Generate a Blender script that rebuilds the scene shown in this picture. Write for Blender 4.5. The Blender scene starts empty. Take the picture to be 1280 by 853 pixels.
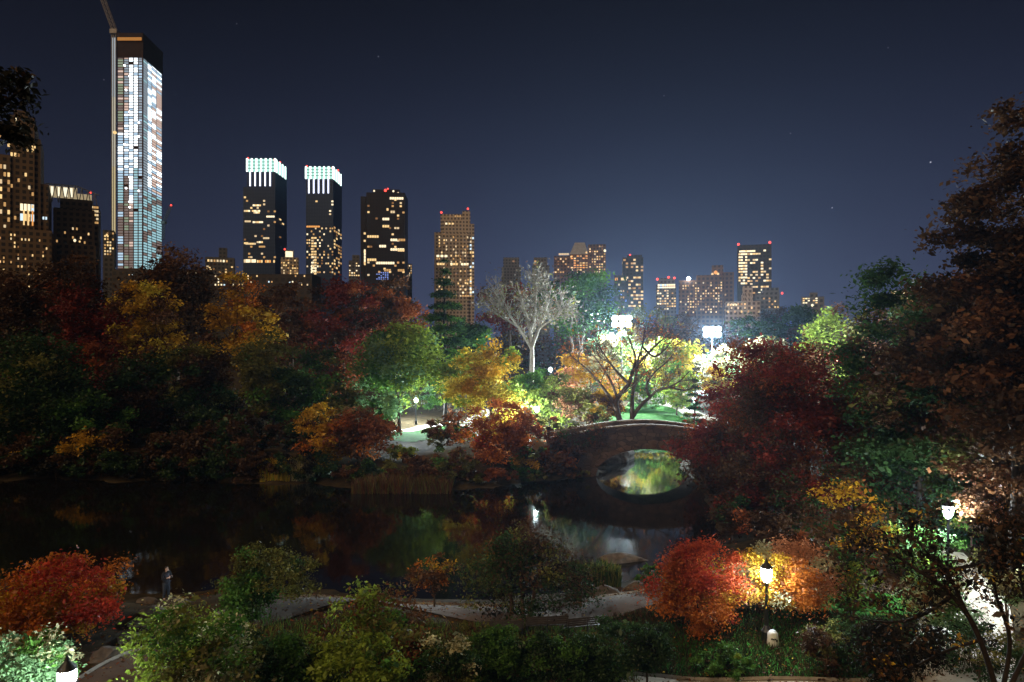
import bpy, math, random
import numpy as np
from mathutils import Vector, Matrix

# ------------------------------------------------------------------ camera, sky, light, exposure
sc = bpy.context.scene
COL = sc.collection
F = 853.0            # focal length in pixels of the 1280 px wide photograph
CAM_Z = 15.5
cam_d = bpy.data.cameras.new('camera')
cam_d.lens = 24.0; cam_d.sensor_width = 36.0
cam_d.clip_start = 0.1; cam_d.clip_end = 9000
cam = bpy.data.objects.new('camera', cam_d); COL.objects.link(cam)
cam.location = (0, 0, CAM_Z); cam.rotation_euler = (math.radians(90), 0, 0)
sc.camera = cam

world = bpy.data.worlds.new('World'); sc.world = world; world.use_nodes = True
def build_world():
    nt = world.node_tree; N = nt.nodes; L = nt.links
    N.clear()
    out = N.new('ShaderNodeOutputWorld'); bg = N.new('ShaderNodeBackground')
    tc = N.new('ShaderNodeTexCoord'); sep = N.new('ShaderNodeSeparateXYZ')
    L.new(tc.outputs['Generated'], sep.inputs[0])
    # night sky: deep blue overhead, paler and bluer over the lit horizon
    ramp = N.new('ShaderNodeValToRGB'); L.new(sep.outputs['Z'], ramp.inputs[0])
    cr = ramp.color_ramp; cr.interpolation = 'B_SPLINE'
    pts = [(0.0, (.048, .058, .108)), (.07, (.041, .050, .098)), (.16, (.027, .034, .070)), (.27, (.0148, .0188, .0410)),
           (.38, (.0074, .0090, .0200)), (.48, (.0042, .0050, .0108)), (1.0, (.0040, .0044, .0085))]
    cr.elements[0].position = pts[0][0]; cr.elements[0].color = (*pts[0][1], 1)
    cr.elements[1].position = 1.0; cr.elements[1].color = (*pts[-1][1], 1)
    for p, c in pts[1:-1]:
        e = cr.elements.new(p); e.color = (*c, 1)
    # the city's sky glow is strongest in one compass direction
    dot = N.new('ShaderNodeVectorMath'); dot.operation = 'DOT_PRODUCT'
    dot.inputs[1].default_value = Vector((.22, .97, .05)).normalized()
    L.new(tc.outputs['Generated'], dot.inputs[0])
    mr = N.new('ShaderNodeMapRange'); mr.inputs['From Min'].default_value = .72; mr.inputs['From Max'].default_value = 1.0
    mr.inputs['To Min'].default_value = .62; mr.inputs['To Max'].default_value = 1.18
    L.new(dot.outputs['Value'], mr.inputs['Value'])
    mul = N.new('ShaderNodeVectorMath'); mul.operation = 'SCALE'
    L.new(ramp.outputs[0], mul.inputs[0]); L.new(mr.outputs[0], mul.inputs['Scale'])
    # warm glow of the midtown streets behind the photographer
    dot2 = N.new('ShaderNodeVectorMath'); dot2.operation = 'DOT_PRODUCT'
    dot2.inputs[1].default_value = Vector((-.55, -.80, .22)).normalized()
    L.new(tc.outputs['Generated'], dot2.inputs[0])
    mr2 = N.new('ShaderNodeMapRange'); mr2.inputs['From Min'].default_value = .25; mr2.inputs['From Max'].default_value = 1.0
    L.new(dot2.outputs['Value'], mr2.inputs['Value'])
    warm = N.new('ShaderNodeVectorMath'); warm.operation = 'SCALE'; warm.inputs[0].default_value = (.20, .125, .060)
    L.new(mr2.outputs[0], warm.inputs['Scale'])
    add = N.new('ShaderNodeVectorMath'); add.operation = 'ADD'
    L.new(mul.outputs[0], add.inputs[0]); L.new(warm.outputs[0], add.inputs[1])
    last = add
    # a handful of stars
    for px, py, s in ((1040, 260, .55), (1163, 203, .6), (473, 71, .3), (988, 167, .16), (130, 100, .16), (830, 120, .14), (296, 30, .14), (1110, 60, .12)):
        d = Vector(((px-640)/F, 1, (426.5-py)/F)).normalized()
        sv = N.new('ShaderNodeVectorMath'); sv.operation = 'DISTANCE'; sv.inputs[1].default_value = d
        L.new(tc.outputs['Generated'], sv.inputs[0])
        lt = N.new('ShaderNodeMath'); lt.operation = 'LESS_THAN'; lt.inputs[1].default_value = .00085
        L.new(sv.outputs['Value'], lt.inputs[0])
        sm = N.new('ShaderNodeVectorMath'); sm.operation = 'SCALE'; sm.inputs[0].default_value = (s, s, s*1.1)
        L.new(lt.outputs[0], sm.inputs['Scale'])
        a2 = N.new('ShaderNodeVectorMath'); a2.operation = 'ADD'
        L.new(last.outputs[0], a2.inputs[0]); L.new(sm.outputs[0], a2.inputs[1]); last = a2
    L.new(last.outputs[0], bg.inputs['Color']); bg.inputs['Strength'].default_value = 1.0
    L.new(bg.outputs[0], out.inputs[0])
build_world()

sun_d = bpy.data.lights.new('city_glow', 'SUN')      # the glow of the lit avenues behind the camera, very soft
sun_d.energy = 1.7; sun_d.angle = math.radians(35); sun_d.color = (1.0, .70, .40)
sun = bpy.data.objects.new('city_glow', sun_d); COL.objects.link(sun)
sun.rotation_euler = Vector((.48, .62, -.66)).to_track_quat('-Z', 'Y').to_euler()

sc.view_settings.view_transform = 'Standard'; sc.view_settings.look = 'None'
sc.view_settings.exposure = 0.0; sc.view_settings.gamma = 1.0; sc.view_settings.use_curve_mapping = False
try:
    sc.cycles.use_denoising = True
    sc.cycles.denoiser = 'OPENIMAGEDENOISE'
    sc.cycles.max_bounces = 5; sc.cycles.diffuse_bounces = 2; sc.cycles.glossy_bounces = 3
    sc.cycles.transmission_bounces = 4; sc.cycles.transparent_max_bounces = 6
    sc.cycles.sample_clamp_indirect = 3.0
    sc.cycles.caustics_reflective = False; sc.cycles.caustics_refractive = False
    sc.cycles.use_light_tree = True
except Exception:
    pass

# ------------------------------------------------------------------ helpers
RND = random.Random(7)
def W(px, py, Y):                       # a pixel of the photograph at the distance Y
    return Vector(((px-640)/F*Y, Y, CAM_Z-(py-426.5)/F*Y))
def X(px, Y): return (px-640)/F*Y
def Zat(py, Y): return CAM_Z-(py-426.5)/F*Y
def WZ(px, py, z=0.0):                  # a pixel dropped on the level z
    Y = (CAM_Z-z)*F/(py-426.5)
    return ((px-640)/F*Y, Y)

class MB:
    def __init__(s): s.v = []; s.f = []; s.m = []
    def add(s, vs, fs, mi=0):
        o = len(s.v); s.v.extend([tuple(p) for p in vs]); s.f.extend([tuple(i+o for i in q) for q in fs]); s.m.extend([mi]*len(fs))
    def box(s, x0, x1, y0, y1, z0, z1, mi=0, rz=0.0, pivot=None):
        vs = [(x0,y0,z0),(x1,y0,z0),(x1,y1,z0),(x0,y1,z0),(x0,y0,z1),(x1,y0,z1),(x1,y1,z1),(x0,y1,z1)]
        if rz:
            c, si = math.cos(rz), math.sin(rz); px, py = pivot or (0, 0)
            vs = [(px+(a-px)*c-(b-py)*si, py+(a-px)*si+(b-py)*c, z) for a, b, z in vs]
        s.add(vs, [(0,3,2,1),(4,5,6,7),(0,1,5,4),(1,2,6,5),(2,3,7,6),(3,0,4,7)], mi)
    def tube(s, pts, rad, n=6, mi=0, cap=True):
        pts = [Vector(p) for p in pts]; k = len(pts)
        if not hasattr(rad, '__len__'): rad = [rad]*k
        vs = []
        t0 = None
        for i, p in enumerate(pts):
            t = (pts[min(i+1, k-1)]-pts[max(i-1, 0)])
            if t.length < 1e-9: t = Vector((0, 0, 1))
            t.normalize()
            a = Vector((1, 0, 0)) if abs(t.x) < .8 else Vector((0, 1, 0))
            u = t.cross(a).normalized(); w = t.cross(u)
            for j in range(n):
                an = 2*math.pi*j/n
                vs.append(p+(u*math.cos(an)+w*math.sin(an))*rad[i])
        fs = [(i*n+j, i*n+(j+1) % n, (i+1)*n+(j+1) % n, (i+1)*n+j) for i in range(k-1) for j in range(n)]
        if cap: fs += [tuple(range(n))[::-1], tuple(range((k-1)*n, k*n))]
        s.add(vs, fs, mi)
    def lathe(s, prof, n=16, mi=0, c=(0, 0, 0)):
        vs = []
        for r, z in prof:
            for j in range(n):
                an = 2*math.pi*j/n; vs.append((c[0]+r*math.cos(an), c[1]+r*math.sin(an), c[2]+z))
        k = len(prof)
        fs = [(i*n+j, i*n+(j+1) % n, (i+1)*n+(j+1) % n, (i+1)*n+j) for i in range(k-1) for j in range(n)]
        fs += [tuple(range(n))[::-1], tuple(range((k-1)*n, k*n))]
        s.add(vs, fs, mi)
    def mesh(s, name, mats, smooth=False):
        me = bpy.data.meshes.new(name); me.from_pydata(s.v, [], s.f)
        if not isinstance(mats, (list, tuple)): mats = [mats]
        for m in mats: me.materials.append(m)
        if len(mats) > 1: me.polygons.foreach_set('material_index', s.m)
        if smooth: me.polygons.foreach_set('use_smooth', [True]*len(s.f))
        me.update(); return me
    def build(s, name, mats, parent=None, loc=None, smooth=False):
        return link(name, s.mesh(name, mats, smooth), parent, loc)

def link(name, me, parent=None, loc=None):
    o = bpy.data.objects.new(name, me); COL.objects.link(o)
    if parent: o.parent = parent
    if loc is not None: o.location = loc
    return o
def tag(o, label, cat, group=None):
    o['label'] = label; o['category'] = cat
    if group: o['group'] = group
    return o
def thing(name, label, cat, loc=(0, 0, 0), group=None):
    return tag(link(name, None, None, loc), label, cat, group)
def struct(o): o['kind'] = 'structure'; return o
def stuff(o, label=None, cat=None):
    o['kind'] = 'stuff'
    if label: tag(o, label, cat)
    return o
def copy_tree(o, parent=None):
    c = o.copy(); COL.objects.link(c)
    if parent: c.parent = parent
    for ch in list(o.children): copy_tree(ch, c)
    return c

def np_mesh(name, V, Fq, mat, col=None, smooth=False):
    me = bpy.data.meshes.new(name)
    nv = len(V); nf = len(Fq); k = Fq.shape[1]
    me.vertices.add(nv); me.vertices.foreach_set('co', V.astype(np.float32).ravel())
    me.loops.add(nf*k); me.loops.foreach_set('vertex_index', Fq.astype(np.int32).ravel())
    me.polygons.add(nf); me.polygons.foreach_set('loop_start', np.arange(0, nf*k, k, dtype=np.int32))
    me.polygons.foreach_set('loop_total', np.full(nf, k, dtype=np.int32))
    if smooth: me.polygons.foreach_set('use_smooth', np.ones(nf, dtype=bool))
    if col is not None:
        at = me.attributes.new('tint', 'FLOAT_COLOR', 'POINT')
        at.data.foreach_set('color', np.concatenate([col, np.ones((nv, 1))], 1).astype(np.float32).ravel())
    me.materials.append(mat); me.update(calc_edges=True); me.validate(); return me

# ------------------------------------------------------------------ materials
def new_mat(name):
    m = bpy.data.materials.new(name); m.use_nodes = True
    nt = m.node_tree; b = nt.nodes['Principled BSDF']
    return m, nt, b
def pmat(name, c1, c2=None, scale=3.0, rough=.8, bump=0.0, metal=0.0, detail=5, spec=.3, bscale=None, coord='Object'):
    m, nt, b = new_mat(name); N, L = nt.nodes, nt.links
    b.inputs['Roughness'].default_value = rough; b.inputs['Metallic'].default_value = metal
    b.inputs['Specular IOR Level'].default_value = spec
    b.inputs['Base Color'].default_value = (*c1, 1)
    if c2 is not None or bump:
        tc = N.new('ShaderNodeTexCoord'); no = N.new('ShaderNodeTexNoise')
        no.inputs['Scale'].default_value = scale; no.inputs['Detail'].default_value = detail
        L.new(tc.outputs[coord], no.inputs['Vector'])
        if c2 is not None:
            r = N.new('ShaderNodeValToRGB'); r.color_ramp.elements[0].position = .32; r.color_ramp.elements[1].position = .68
            r.color_ramp.elements[0].color = (*c1, 1); r.color_ramp.elements[1].color = (*c2, 1)
            L.new(no.outputs['Fac'], r.inputs[0]); L.new(r.outputs[0], b.inputs['Base Color'])
        if bump:
            n2 = N.new('ShaderNodeTexNoise'); n2.inputs['Scale'].default_value = bscale or scale*4; n2.inputs['Detail'].default_value = 8
            L.new(tc.outputs[coord], n2.inputs['Vector'])
            bp = N.new('ShaderNodeBump'); bp.inputs['Strength'].default_value = bump
            L.new(n2.outputs['Fac'], bp.inputs['Height']); L.new(bp.outputs[0], b.inputs['Normal'])
    return m
def emat(name, col, strength, sample=False):
    m = bpy.data.materials.new(name); m.use_nodes = True
    nt = m.node_tree; nt.nodes.clear()
    o = nt.nodes.new('ShaderNodeOutputMaterial'); e = nt.nodes.new('ShaderNodeEmission')
    e.inputs['Color'].default_value = (*col, 1); e.inputs['Strength'].default_value = strength
    nt.links.new(e.outputs[0], o.inputs[0])
    if not sample:
        try: m.cycles.emission_sampling = 'NONE'
        except Exception: pass
    return m

def leaf_material():
    m = bpy.data.materials.new('leaf'); m.use_nodes = True
    nt = m.node_tree; N, L = nt.nodes, nt.links; N.clear()
    o = N.new('ShaderNodeOutputMaterial'); at = N.new('ShaderNodeAttribute'); at.attribute_name = 'tint'
    d = N.new('ShaderNodeBsdfDiffuse'); t = N.new('ShaderNodeBsdfTranslucent'); g = N.new('ShaderNodeBsdfGlossy')
    g.inputs['Roughness'].default_value = .45; g.inputs['Color'].default_value = (.8, .8, .8, 1)
    mx = N.new('ShaderNodeMixShader'); mx.inputs[0].default_value = .38
    L.new(at.outputs['Color'], d.inputs[0]); L.new(at.outputs['Color'], t.inputs[0])
    L.new(d.outputs[0], mx.inputs[1]); L.new(t.outputs[0], mx.inputs[2])
    m2 = N.new('ShaderNodeMixShader'); m2.inputs[0].default_value = .014
    L.new(mx.outputs[0], m2.inputs[1]); L.new(g.outputs[0], m2.inputs[2])
    L.new(m2.outputs[0], o.inputs[0])
    return m
LEAF = leaf_material()
BARK = pmat('bark_brown', (.035, .022, .014), (.075, .05, .033), 6, .9, .5)
BARK_DARK = pmat('bark_dark', (.012, .009, .007), (.03, .02, .014), 6, .9, .4)
BARK_PALE = pmat('bark_pale', (.15, .13, .10), (.26, .23, .19), 4, .85, .3)
BARK_RED = pmat('bark_warm', (.08, .04, .022), (.16, .085, .05), 5, .9, .4)

def facade(name, wall, dark, cw, ch, wall2=None, rough=.75, spec=.3, metal=0.0):
    """masonry or curtain wall with a regular grid of unlit windows (cells cw x ch metres)"""
    m, nt, b = new_mat(name); N, L = nt.nodes, nt.links
    tc = N.new('ShaderNodeTexCoord'); sp = N.new('ShaderNodeSeparateXYZ'); L.new(tc.outputs['Object'], sp.inputs[0])
    ad = N.new('ShaderNodeMath'); ad.operation = 'ADD'; L.new(sp.outputs['X'], ad.inputs[0]); L.new(sp.outputs['Y'], ad.inputs[1])
    def cell(sock, size, lo, hi):
        a = N.new('ShaderNodeMath'); a.operation = 'DIVIDE'; a.inputs[1].default_value = size; L.new(sock, a.inputs[0])
        f = N.new('ShaderNodeMath'); f.operation = 'FRACT'; L.new(a.outputs[0], f.inputs[0])
        g = N.new('ShaderNodeMath'); g.operation = 'GREATER_THAN'; g.inputs[1].default_value = lo; L.new(f.outputs[0], g.inputs[0])
        l = N.new('ShaderNodeMath'); l.operation = 'LESS_THAN'; l.inputs[1].default_value = hi; L.new(f.outputs[0], l.inputs[0])
        mm = N.new('ShaderNodeMath'); mm.operation = 'MULTIPLY'; L.new(g.outputs[0], mm.inputs[0]); L.new(l.outputs[0], mm.inputs[1])
        return mm
    c = cell(ad.outputs[0], cw, .22, .78); r = cell(sp.outputs['Z'], ch, .25, .8)
    k = N.new('ShaderNodeMath'); k.operation = 'MULTIPLY'; L.new(c.outputs[0], k.inputs[0]); L.new(r.outputs[0], k.inputs[1])
    no = N.new('ShaderNodeTexNoise'); no.inputs['Scale'].default_value = .05; no.inputs['Detail'].default_value = 6; L.new(tc.outputs['Object'], no.inputs['Vector'])
    w = N.new('ShaderNodeMix'); w.data_type = 'RGBA'; w.inputs['A'].default_value = (*wall, 1); w.inputs['B'].default_value = (*(wall2 or [q*.6 for q in wall]), 1)
    L.new(no.outputs['Fac'], w.inputs['Factor'])
    mx = N.new('ShaderNodeMix'); mx.data_type = 'RGBA'; mx.inputs['B'].default_value = (*dark, 1)
    L.new(w.outputs['Result'], mx.inputs['A']); L.new(k.outputs[0], mx.inputs['Factor']); L.new(mx.outputs['Result'], b.inputs['Base Color'])
    b.inputs['Roughness'].default_value = rough; b.inputs['Specular IOR Level'].default_value = spec; b.inputs['Metallic'].default_value = metal
    return m

# ------------------------------------------------------------------ terrain
POND = [(-140, 79), (-60, 77), (-31, 75.5), (-24, 74), (-17, 72.5), (-10, 71), (-3.5, 71), (-1.5, 74.5), (3.0, 76), (7.0, 77.5),
        (9.7, 79), (9.9, 84), (7.5, 89), (10, 96), (16, 101), (24, 100), (26, 94), (22, 87), (21.0, 83), (21, 78),
        (20, 70), (18.5, 62), (17, 54), (13, 48), (10, 46.2), (7.5, 43.5), (4, 41.8), (-2, 40.5), (-8, 41), (-13, 42.5), (-17, 43), (-19.5, 41.5),
        (-23, 41.5), (-30, 44), (-60, 46), (-140, 48)]
PA = np.array(POND, float); PB = np.roll(PA, -1, 0)
def pond_sdf(x, y):
    p = np.stack([np.ravel(x), np.ravel(y)], 1).astype(float)
    best = np.full(len(p), 1e18); inside = np.zeros(len(p), bool)
    for a, b in zip(PA, PB):
        ab = b-a; t = np.clip(((p-a)@ab)/(ab@ab), 0, 1); q = a+t[:, None]*ab
        best = np.minimum(best, ((p-q)**2).sum(1))
        cond = ((a[1] > p[:, 1]) != (b[1] > p[:, 1]))
        if a[1] != b[1]:
            xi = a[0]+(p[:, 1]-a[1])*(b[0]-a[0])/(b[1]-a[1]); inside ^= cond & (p[:, 0] < xi)
    d = np.sqrt(best); d[inside] *= -1
    far = np.clip((p[:, 1]-60)/8, 0, 1)*np.clip((2-p[:, 0])/4, 0, 1)      # the far shore is ragged
    d += far*(.75*np.sin(p[:, 0]*.42+1)+.5*np.sin(p[:, 0]*1.03+2.2)+.3*np.sin(p[:, 0]*2.1))
    return d.reshape(np.shape(x))
def sst(a, b, v):
    t = np.clip((v-a)/(b-a), 0, 1); return t*t*(3-2*t)
def ground_h(x, y):
    x = np.asarray(x, float); y = np.asarray(y, float)
    d = pond_sdf(x, y)
    base = 1.9+sst(95, 170, y)*2.3+sst(25, 80, x)*sst(45, 90, y)*3.2
    base = base+1.7*np.exp(-((x-2)**2+(y-84)**2)/80)+1.9*np.exp(-((x-27)**2+(y-82)**2)/70)
    base = base+.25*np.sin(x*.31+1)*np.cos(y*.27)+.12*np.sin(x*.9+y*.6)
    land = np.where(d > 0, base*sst(-.5, 7, d), -1.4*sst(.5, 4, -d)+base*float(sst(-.5, 7, 0.0))*sst(1, 0, -d))
    slope = np.clip((17-y)/15, 0, 1.1)*11.3
    return land+slope
def gh(x, y): return float(ground_h(np.array([x]), np.array([y]))[0])

GROUND = pmat('ground_earth', (.022, .018, .010), (.060, .042, .022), 1.3, .95, .5, spec=.05, bscale=9)
GRASS = pmat('grass_green', (.014, .060, .008), (.030, .115, .015), 2.2, .95, .6, spec=.05, bscale=14)
PATH_M = pmat('path_earth', (.062, .037, .023), (.10, .062, .040), .9, .9, .25, bscale=12)
PATH_PALE = pmat('path_pale', (.30, .26, .21), (.42, .38, .31), .8, .9, .2, bscale=9)
KERB = pmat('kerb_stone', (.20, .18, .15), (.32, .29, .25), 3, .85, .3)
ROCK = pmat('rock_schist', (.045, .034, .026), (.13, .10, .078), 2.2, .85, 1.0, bscale=4)
STONE = None

def grid_mesh(name, xs, ys, mat, smooth=True):
    gx, gy = np.meshgrid(xs, ys); gz = ground_h(gx, gy)
    V = np.stack([gx.ravel(), gy.ravel(), gz.ravel()], 1)
    nx, ny = len(xs), len(ys)
    i = (np.arange(ny-1)[:, None]*nx+np.arange(nx-1)[None]).ravel()
    Fq = np.stack([i, i+1, i+1+nx, i+nx], 1)
    return np_mesh(name, V, Fq, mat, smooth=smooth)
xs = np.concatenate([[-1250, -600, -300, -200, -150], np.arange(-110, 110.1, .9), [150, 200, 300, 600, 1250]])
ys = np.concatenate([[-400, -200, -60, -20], np.arange(-6, 175, .9), [190, 220, 260, 330, 500, 900, 1450]])
struct(link('ground', grid_mesh('ground', xs, ys, GROUND)))

def water_mat():
    m, nt, b = new_mat('pond_water'); N, L = nt.nodes, nt.links
    b.inputs['Base Color'].default_value = (.006, .005, .004, 1); b.inputs['Roughness'].default_value = .05
    b.inputs['IOR'].default_value = 1.33; b.inputs['Specular IOR Level'].default_value = .7
    tc = N.new('ShaderNodeTexCoord'); mp = N.new('ShaderNodeMapping'); mp.inputs['Scale'].default_value = (1.0, .45, 1)
    L.new(tc.outputs['Object'], mp.inputs[0])
    no = N.new('ShaderNodeTexNoise'); no.inputs['Scale'].default_value = 1.1; no.inputs['Detail'].default_value = 3; L.new(mp.outputs[0], no.inputs['Vector'])
    bp = N.new('ShaderNodeBump'); bp.inputs['Strength'].default_value = .05; bp.inputs['Distance'].default_value = .12
    L.new(no.outputs['Fac'], bp.inputs['Height']); L.new(bp.outputs[0], b.inputs['Normal'])
    return m
mb = MB(); mb.add([(-150, 35, 0), (60, 35, 0), (60, 108, 0), (-150, 108, 0)], [(0, 1, 2, 3)])
struct(mb.build('pond_water', water_mat()))

def ribbon(name, pts, width, mat, lift=.06, kerb=None, samples=10):
    """a path that follows the ground; a raised stone kerb on one or both sides"""
    P = []
    pts = [Vector((*p, 0)) for p in pts]
    ext = [2*pts[0]-pts[1]]+pts+[2*pts[-1]-pts[-2]]
    for i in range(1, len(ext)-2):
        p0, p1, p2, p3 = ext[i-1:i+3]
        for k in range(samples):
            t = k/samples
            P.append(.5*((2*p1)+(p2-p0)*t+(2*p0-5*p1+4*p2-p3)*t*t+(3*p1-p0-3*p2+p3)*t**3))
    P.append(pts[-1])
    nw = 7; V = []; side = {-1: [], 1: []}
    for i, p in enumerate(P):
        t = (P[min(i+1, len(P)-1)]-P[max(i-1, 0)]).normalized(); n = Vector((-t.y, t.x, 0))
        for k in range(nw):
            q = p+n*width*(k/(nw-1)-.5); V.append((q.x, q.y))
        for s in (-1, 1): side[s].append((p+n*s*(width/2+.07)))
    V = np.array(V); z = ground_h(V[:, 0], V[:, 1])+lift
    V3 = np.concatenate([V, z[:, None]], 1)
    i = (np.arange(len(P)-1)[:, None]*nw+np.arange(nw-1)[None]).ravel()
    struct(link(name, np_mesh(name, V3, np.stack([i, i+nw, i+nw+1, i+1], 1), mat, smooth=True)))
    if kerb:
        for s in kerb:
            mb = MB()
            ps = [(q.x, q.y, gh(q.x, q.y)+lift+.03) for q in side[s]]
            mb.tube(ps, .09, 4)
            struct(mb.build('kerb', KERB))

ribbon('park_path', [(-16, 20), (-15.5, 25), (-14.6, 30), (-11.5, 35), (-8, 36.6), (-4, 36), (0, 34.6), (3.5, 35), (7, 36.6), (10.5, 38.5), (14, 40), (19, 40.2), (25, 38)], 3.4, PATH_M, kerb=(1,))
ribbon('park_path', [(3, 25.2), (8, 25.6), (12.5, 25.4), (16.5, 26.4), (19.5, 29.5), (22, 33), (24.5, 37), (27, 44)], 3.6, PATH_PALE, lift=.09, kerb=(1,))
ribbon('park_path', [(-20, 101), (-17, 104), (-12.5, 107), (-7, 114), (-5, 122), (2, 132)], 3.2, PATH_PALE)
ribbon('park_path', [(4.5, 81.5), (1.5, 84), (-1.5, 90), (-4, 98), (-7, 108)], 3.0, PATH_PALE, lift=.08)
ribbon('park_path', [(25.5, 81.5), (29, 83), (33, 90), (35, 104), (32, 120), (30, 134)], 3.0, PATH_PALE, lift=.08)

def sheet(name, poly, mat, step=.9, lift=.05):
    A = np.array(poly); x0, y0 = A.min(0); x1, y1 = A.max(0)
    xs = np.arange(x0, x1+step, step); ys = np.arange(y0, y1+step, step)
    gx, gy = np.meshgrid(xs, ys)
    def inside(px, py):
        ins = np.zeros(px.shape, bool)
        for a, b in zip(A, np.roll(A, -1, 0)):
            if a[1] == b[1]: continue
            c = ((a[1] > py) != (b[1] > py)); ins ^= c & (px < a[0]+(py-a[1])*(b[0]-a[0])/(b[1]-a[1]))
        return ins
    V = np.stack([gx.ravel(), gy.ravel(), (ground_h(gx, gy)+lift).ravel()], 1); nx = len(xs)
    i = (np.arange(len(ys)-1)[:, None]*nx+np.arange(nx-1)[None]).ravel()
    cx = V[i, 0]+step/2; cy = V[i, 1]+step/2
    i = i[inside(cx, cy)]
    return struct(link(name, np_mesh(name, V, np.stack([i, i+1, i+1+nx, i+nx], 1), mat, smooth=True)))
sheet('lawn', [(13, 103), (12, 112), (17, 126), (24, 134), (36, 133), (31, 112), (27, 103)], GRASS)
sheet('lawn', [(-20, 93), (-19, 100), (-14, 104), (-9, 107), (-8, 99), (-13, 92)], GRASS)
sheet('lawn', [(3, 27), (4, 31.5), (6, 32.6), (12, 33.5), (17, 36.5), (22, 37), (20, 33), (17.5, 29.5), (16, 28.4), (12.6, 27.4), (8, 27.3)], GRASS, .5)
sheet('lawn', [(19, 42.3), (20, 50), (27, 60), (38, 60), (38, 46), (28, 47), (25.5, 42)], GRASS)

# ------------------------------------------------------------------ vegetation
PAL = dict(red=(.34, .032, .014), maroon=(.15, .022, .013), orange=(.42, .12, .014), gold=(.46, .25, .018), yellow=(.50, .37, .035),
           lime=(.20, .27, .035), green=(.07, .16, .025), dgreen=(.030, .062, .018), brown=(.12, .052, .022), olive=(.12, .115, .025),
           pale=(.42, .38, .20), rust=(.22, .060, .018), dbrown=(.070, .035, .016), grey=(.13, .11, .085), mint=(.16, .28, .12), salmon=(.5, .2, .09),
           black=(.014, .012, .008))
def cloud(rng, centers, crad, n, size, cols, flat=.65, up=.5, aspect=.55, droop=0.0):
    """leaf faces scattered round clump centres"""
    k = len(centers); idx = rng.integers(0, k, n)
    off = rng.normal(size=(n, 3))*crad[idx][:, None]*.5; off[:, 2] *= flat
    c = centers[idx]+off
    c[:, 2] -= droop*np.linalg.norm(off[:, :2], axis=1)
    nrm = rng.normal(size=(n, 3)); nrm[:, 2] = np.abs(nrm[:, 2])+up
    nrm /= np.linalg.norm(nrm, axis=1)[:, None]
    a = rng.normal(size=(n, 3)); u = np.cross(nrm, a); u /= np.linalg.norm(u, axis=1)[:, None]+1e-9
    v = np.cross(nrm, u)
    s = size*np.exp(rng.normal(size=n)*.34)[:, None]*.98
    V = np.stack([c-u*s, c-v*s*aspect+nrm*s*.12, c+u*s, c+v*s*aspect+nrm*s*.12], 1).reshape(-1, 3)
    Fq = np.arange(4*n).reshape(n, 4)
    col = cols[idx]*rng.uniform(.62, 1.3, (n, 1))
    return V, Fq, np.repeat(np.clip(col, 0, .8), 4, 0)
def clump_cols(rng, pal, centers, top=None):
    """palette per clump; neighbouring clumps tend to share a colour"""
    names = list(pal.keys()); w = np.array([pal[q] for q in names], float); w /= w.sum()
    k = len(centers)
    seeds = centers[rng.integers(0, k, max(3, k//7))]; sc_ = rng.choice(len(names), len(seeds), p=w)
    near = np.argmin(((centers[:, None]-seeds[None])**2).sum(2), 1)
    ci = np.where(rng.random(k) < .7, sc_[near], rng.choice(len(names), k, p=w))
    c = np.array([PAL[names[i]] for i in ci])
    if top is not None:
        zt = (centers[:, 2]-centers[:, 2].min())/(np.ptp(centers[:, 2])+1e-6)+rng.normal(size=k)*.13
        c[zt > .55] = c[zt > .55]*.25+np.array(PAL[top])*.75
    return c*rng.uniform(.72, 1.2, (k, 1))

def tree_thing(name, label, cat, base, V, Fq, col, trunk_mb, bark, group=None, crown='crown', stem='trunk'):
    t = thing(name, label, cat, base, group)
    b = np.array(base)
    link(crown, np_mesh(crown, V-b, Fq, LEAF, col), t)
    if trunk_mb is not None and trunk_mb.v:
        trunk_mb.v = [(p[0]-base[0], p[1]-base[1], p[2]-base[2]) for p in trunk_mb.v]
        trunk_mb.build(stem, bark, t, smooth=True)
    return t

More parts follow.
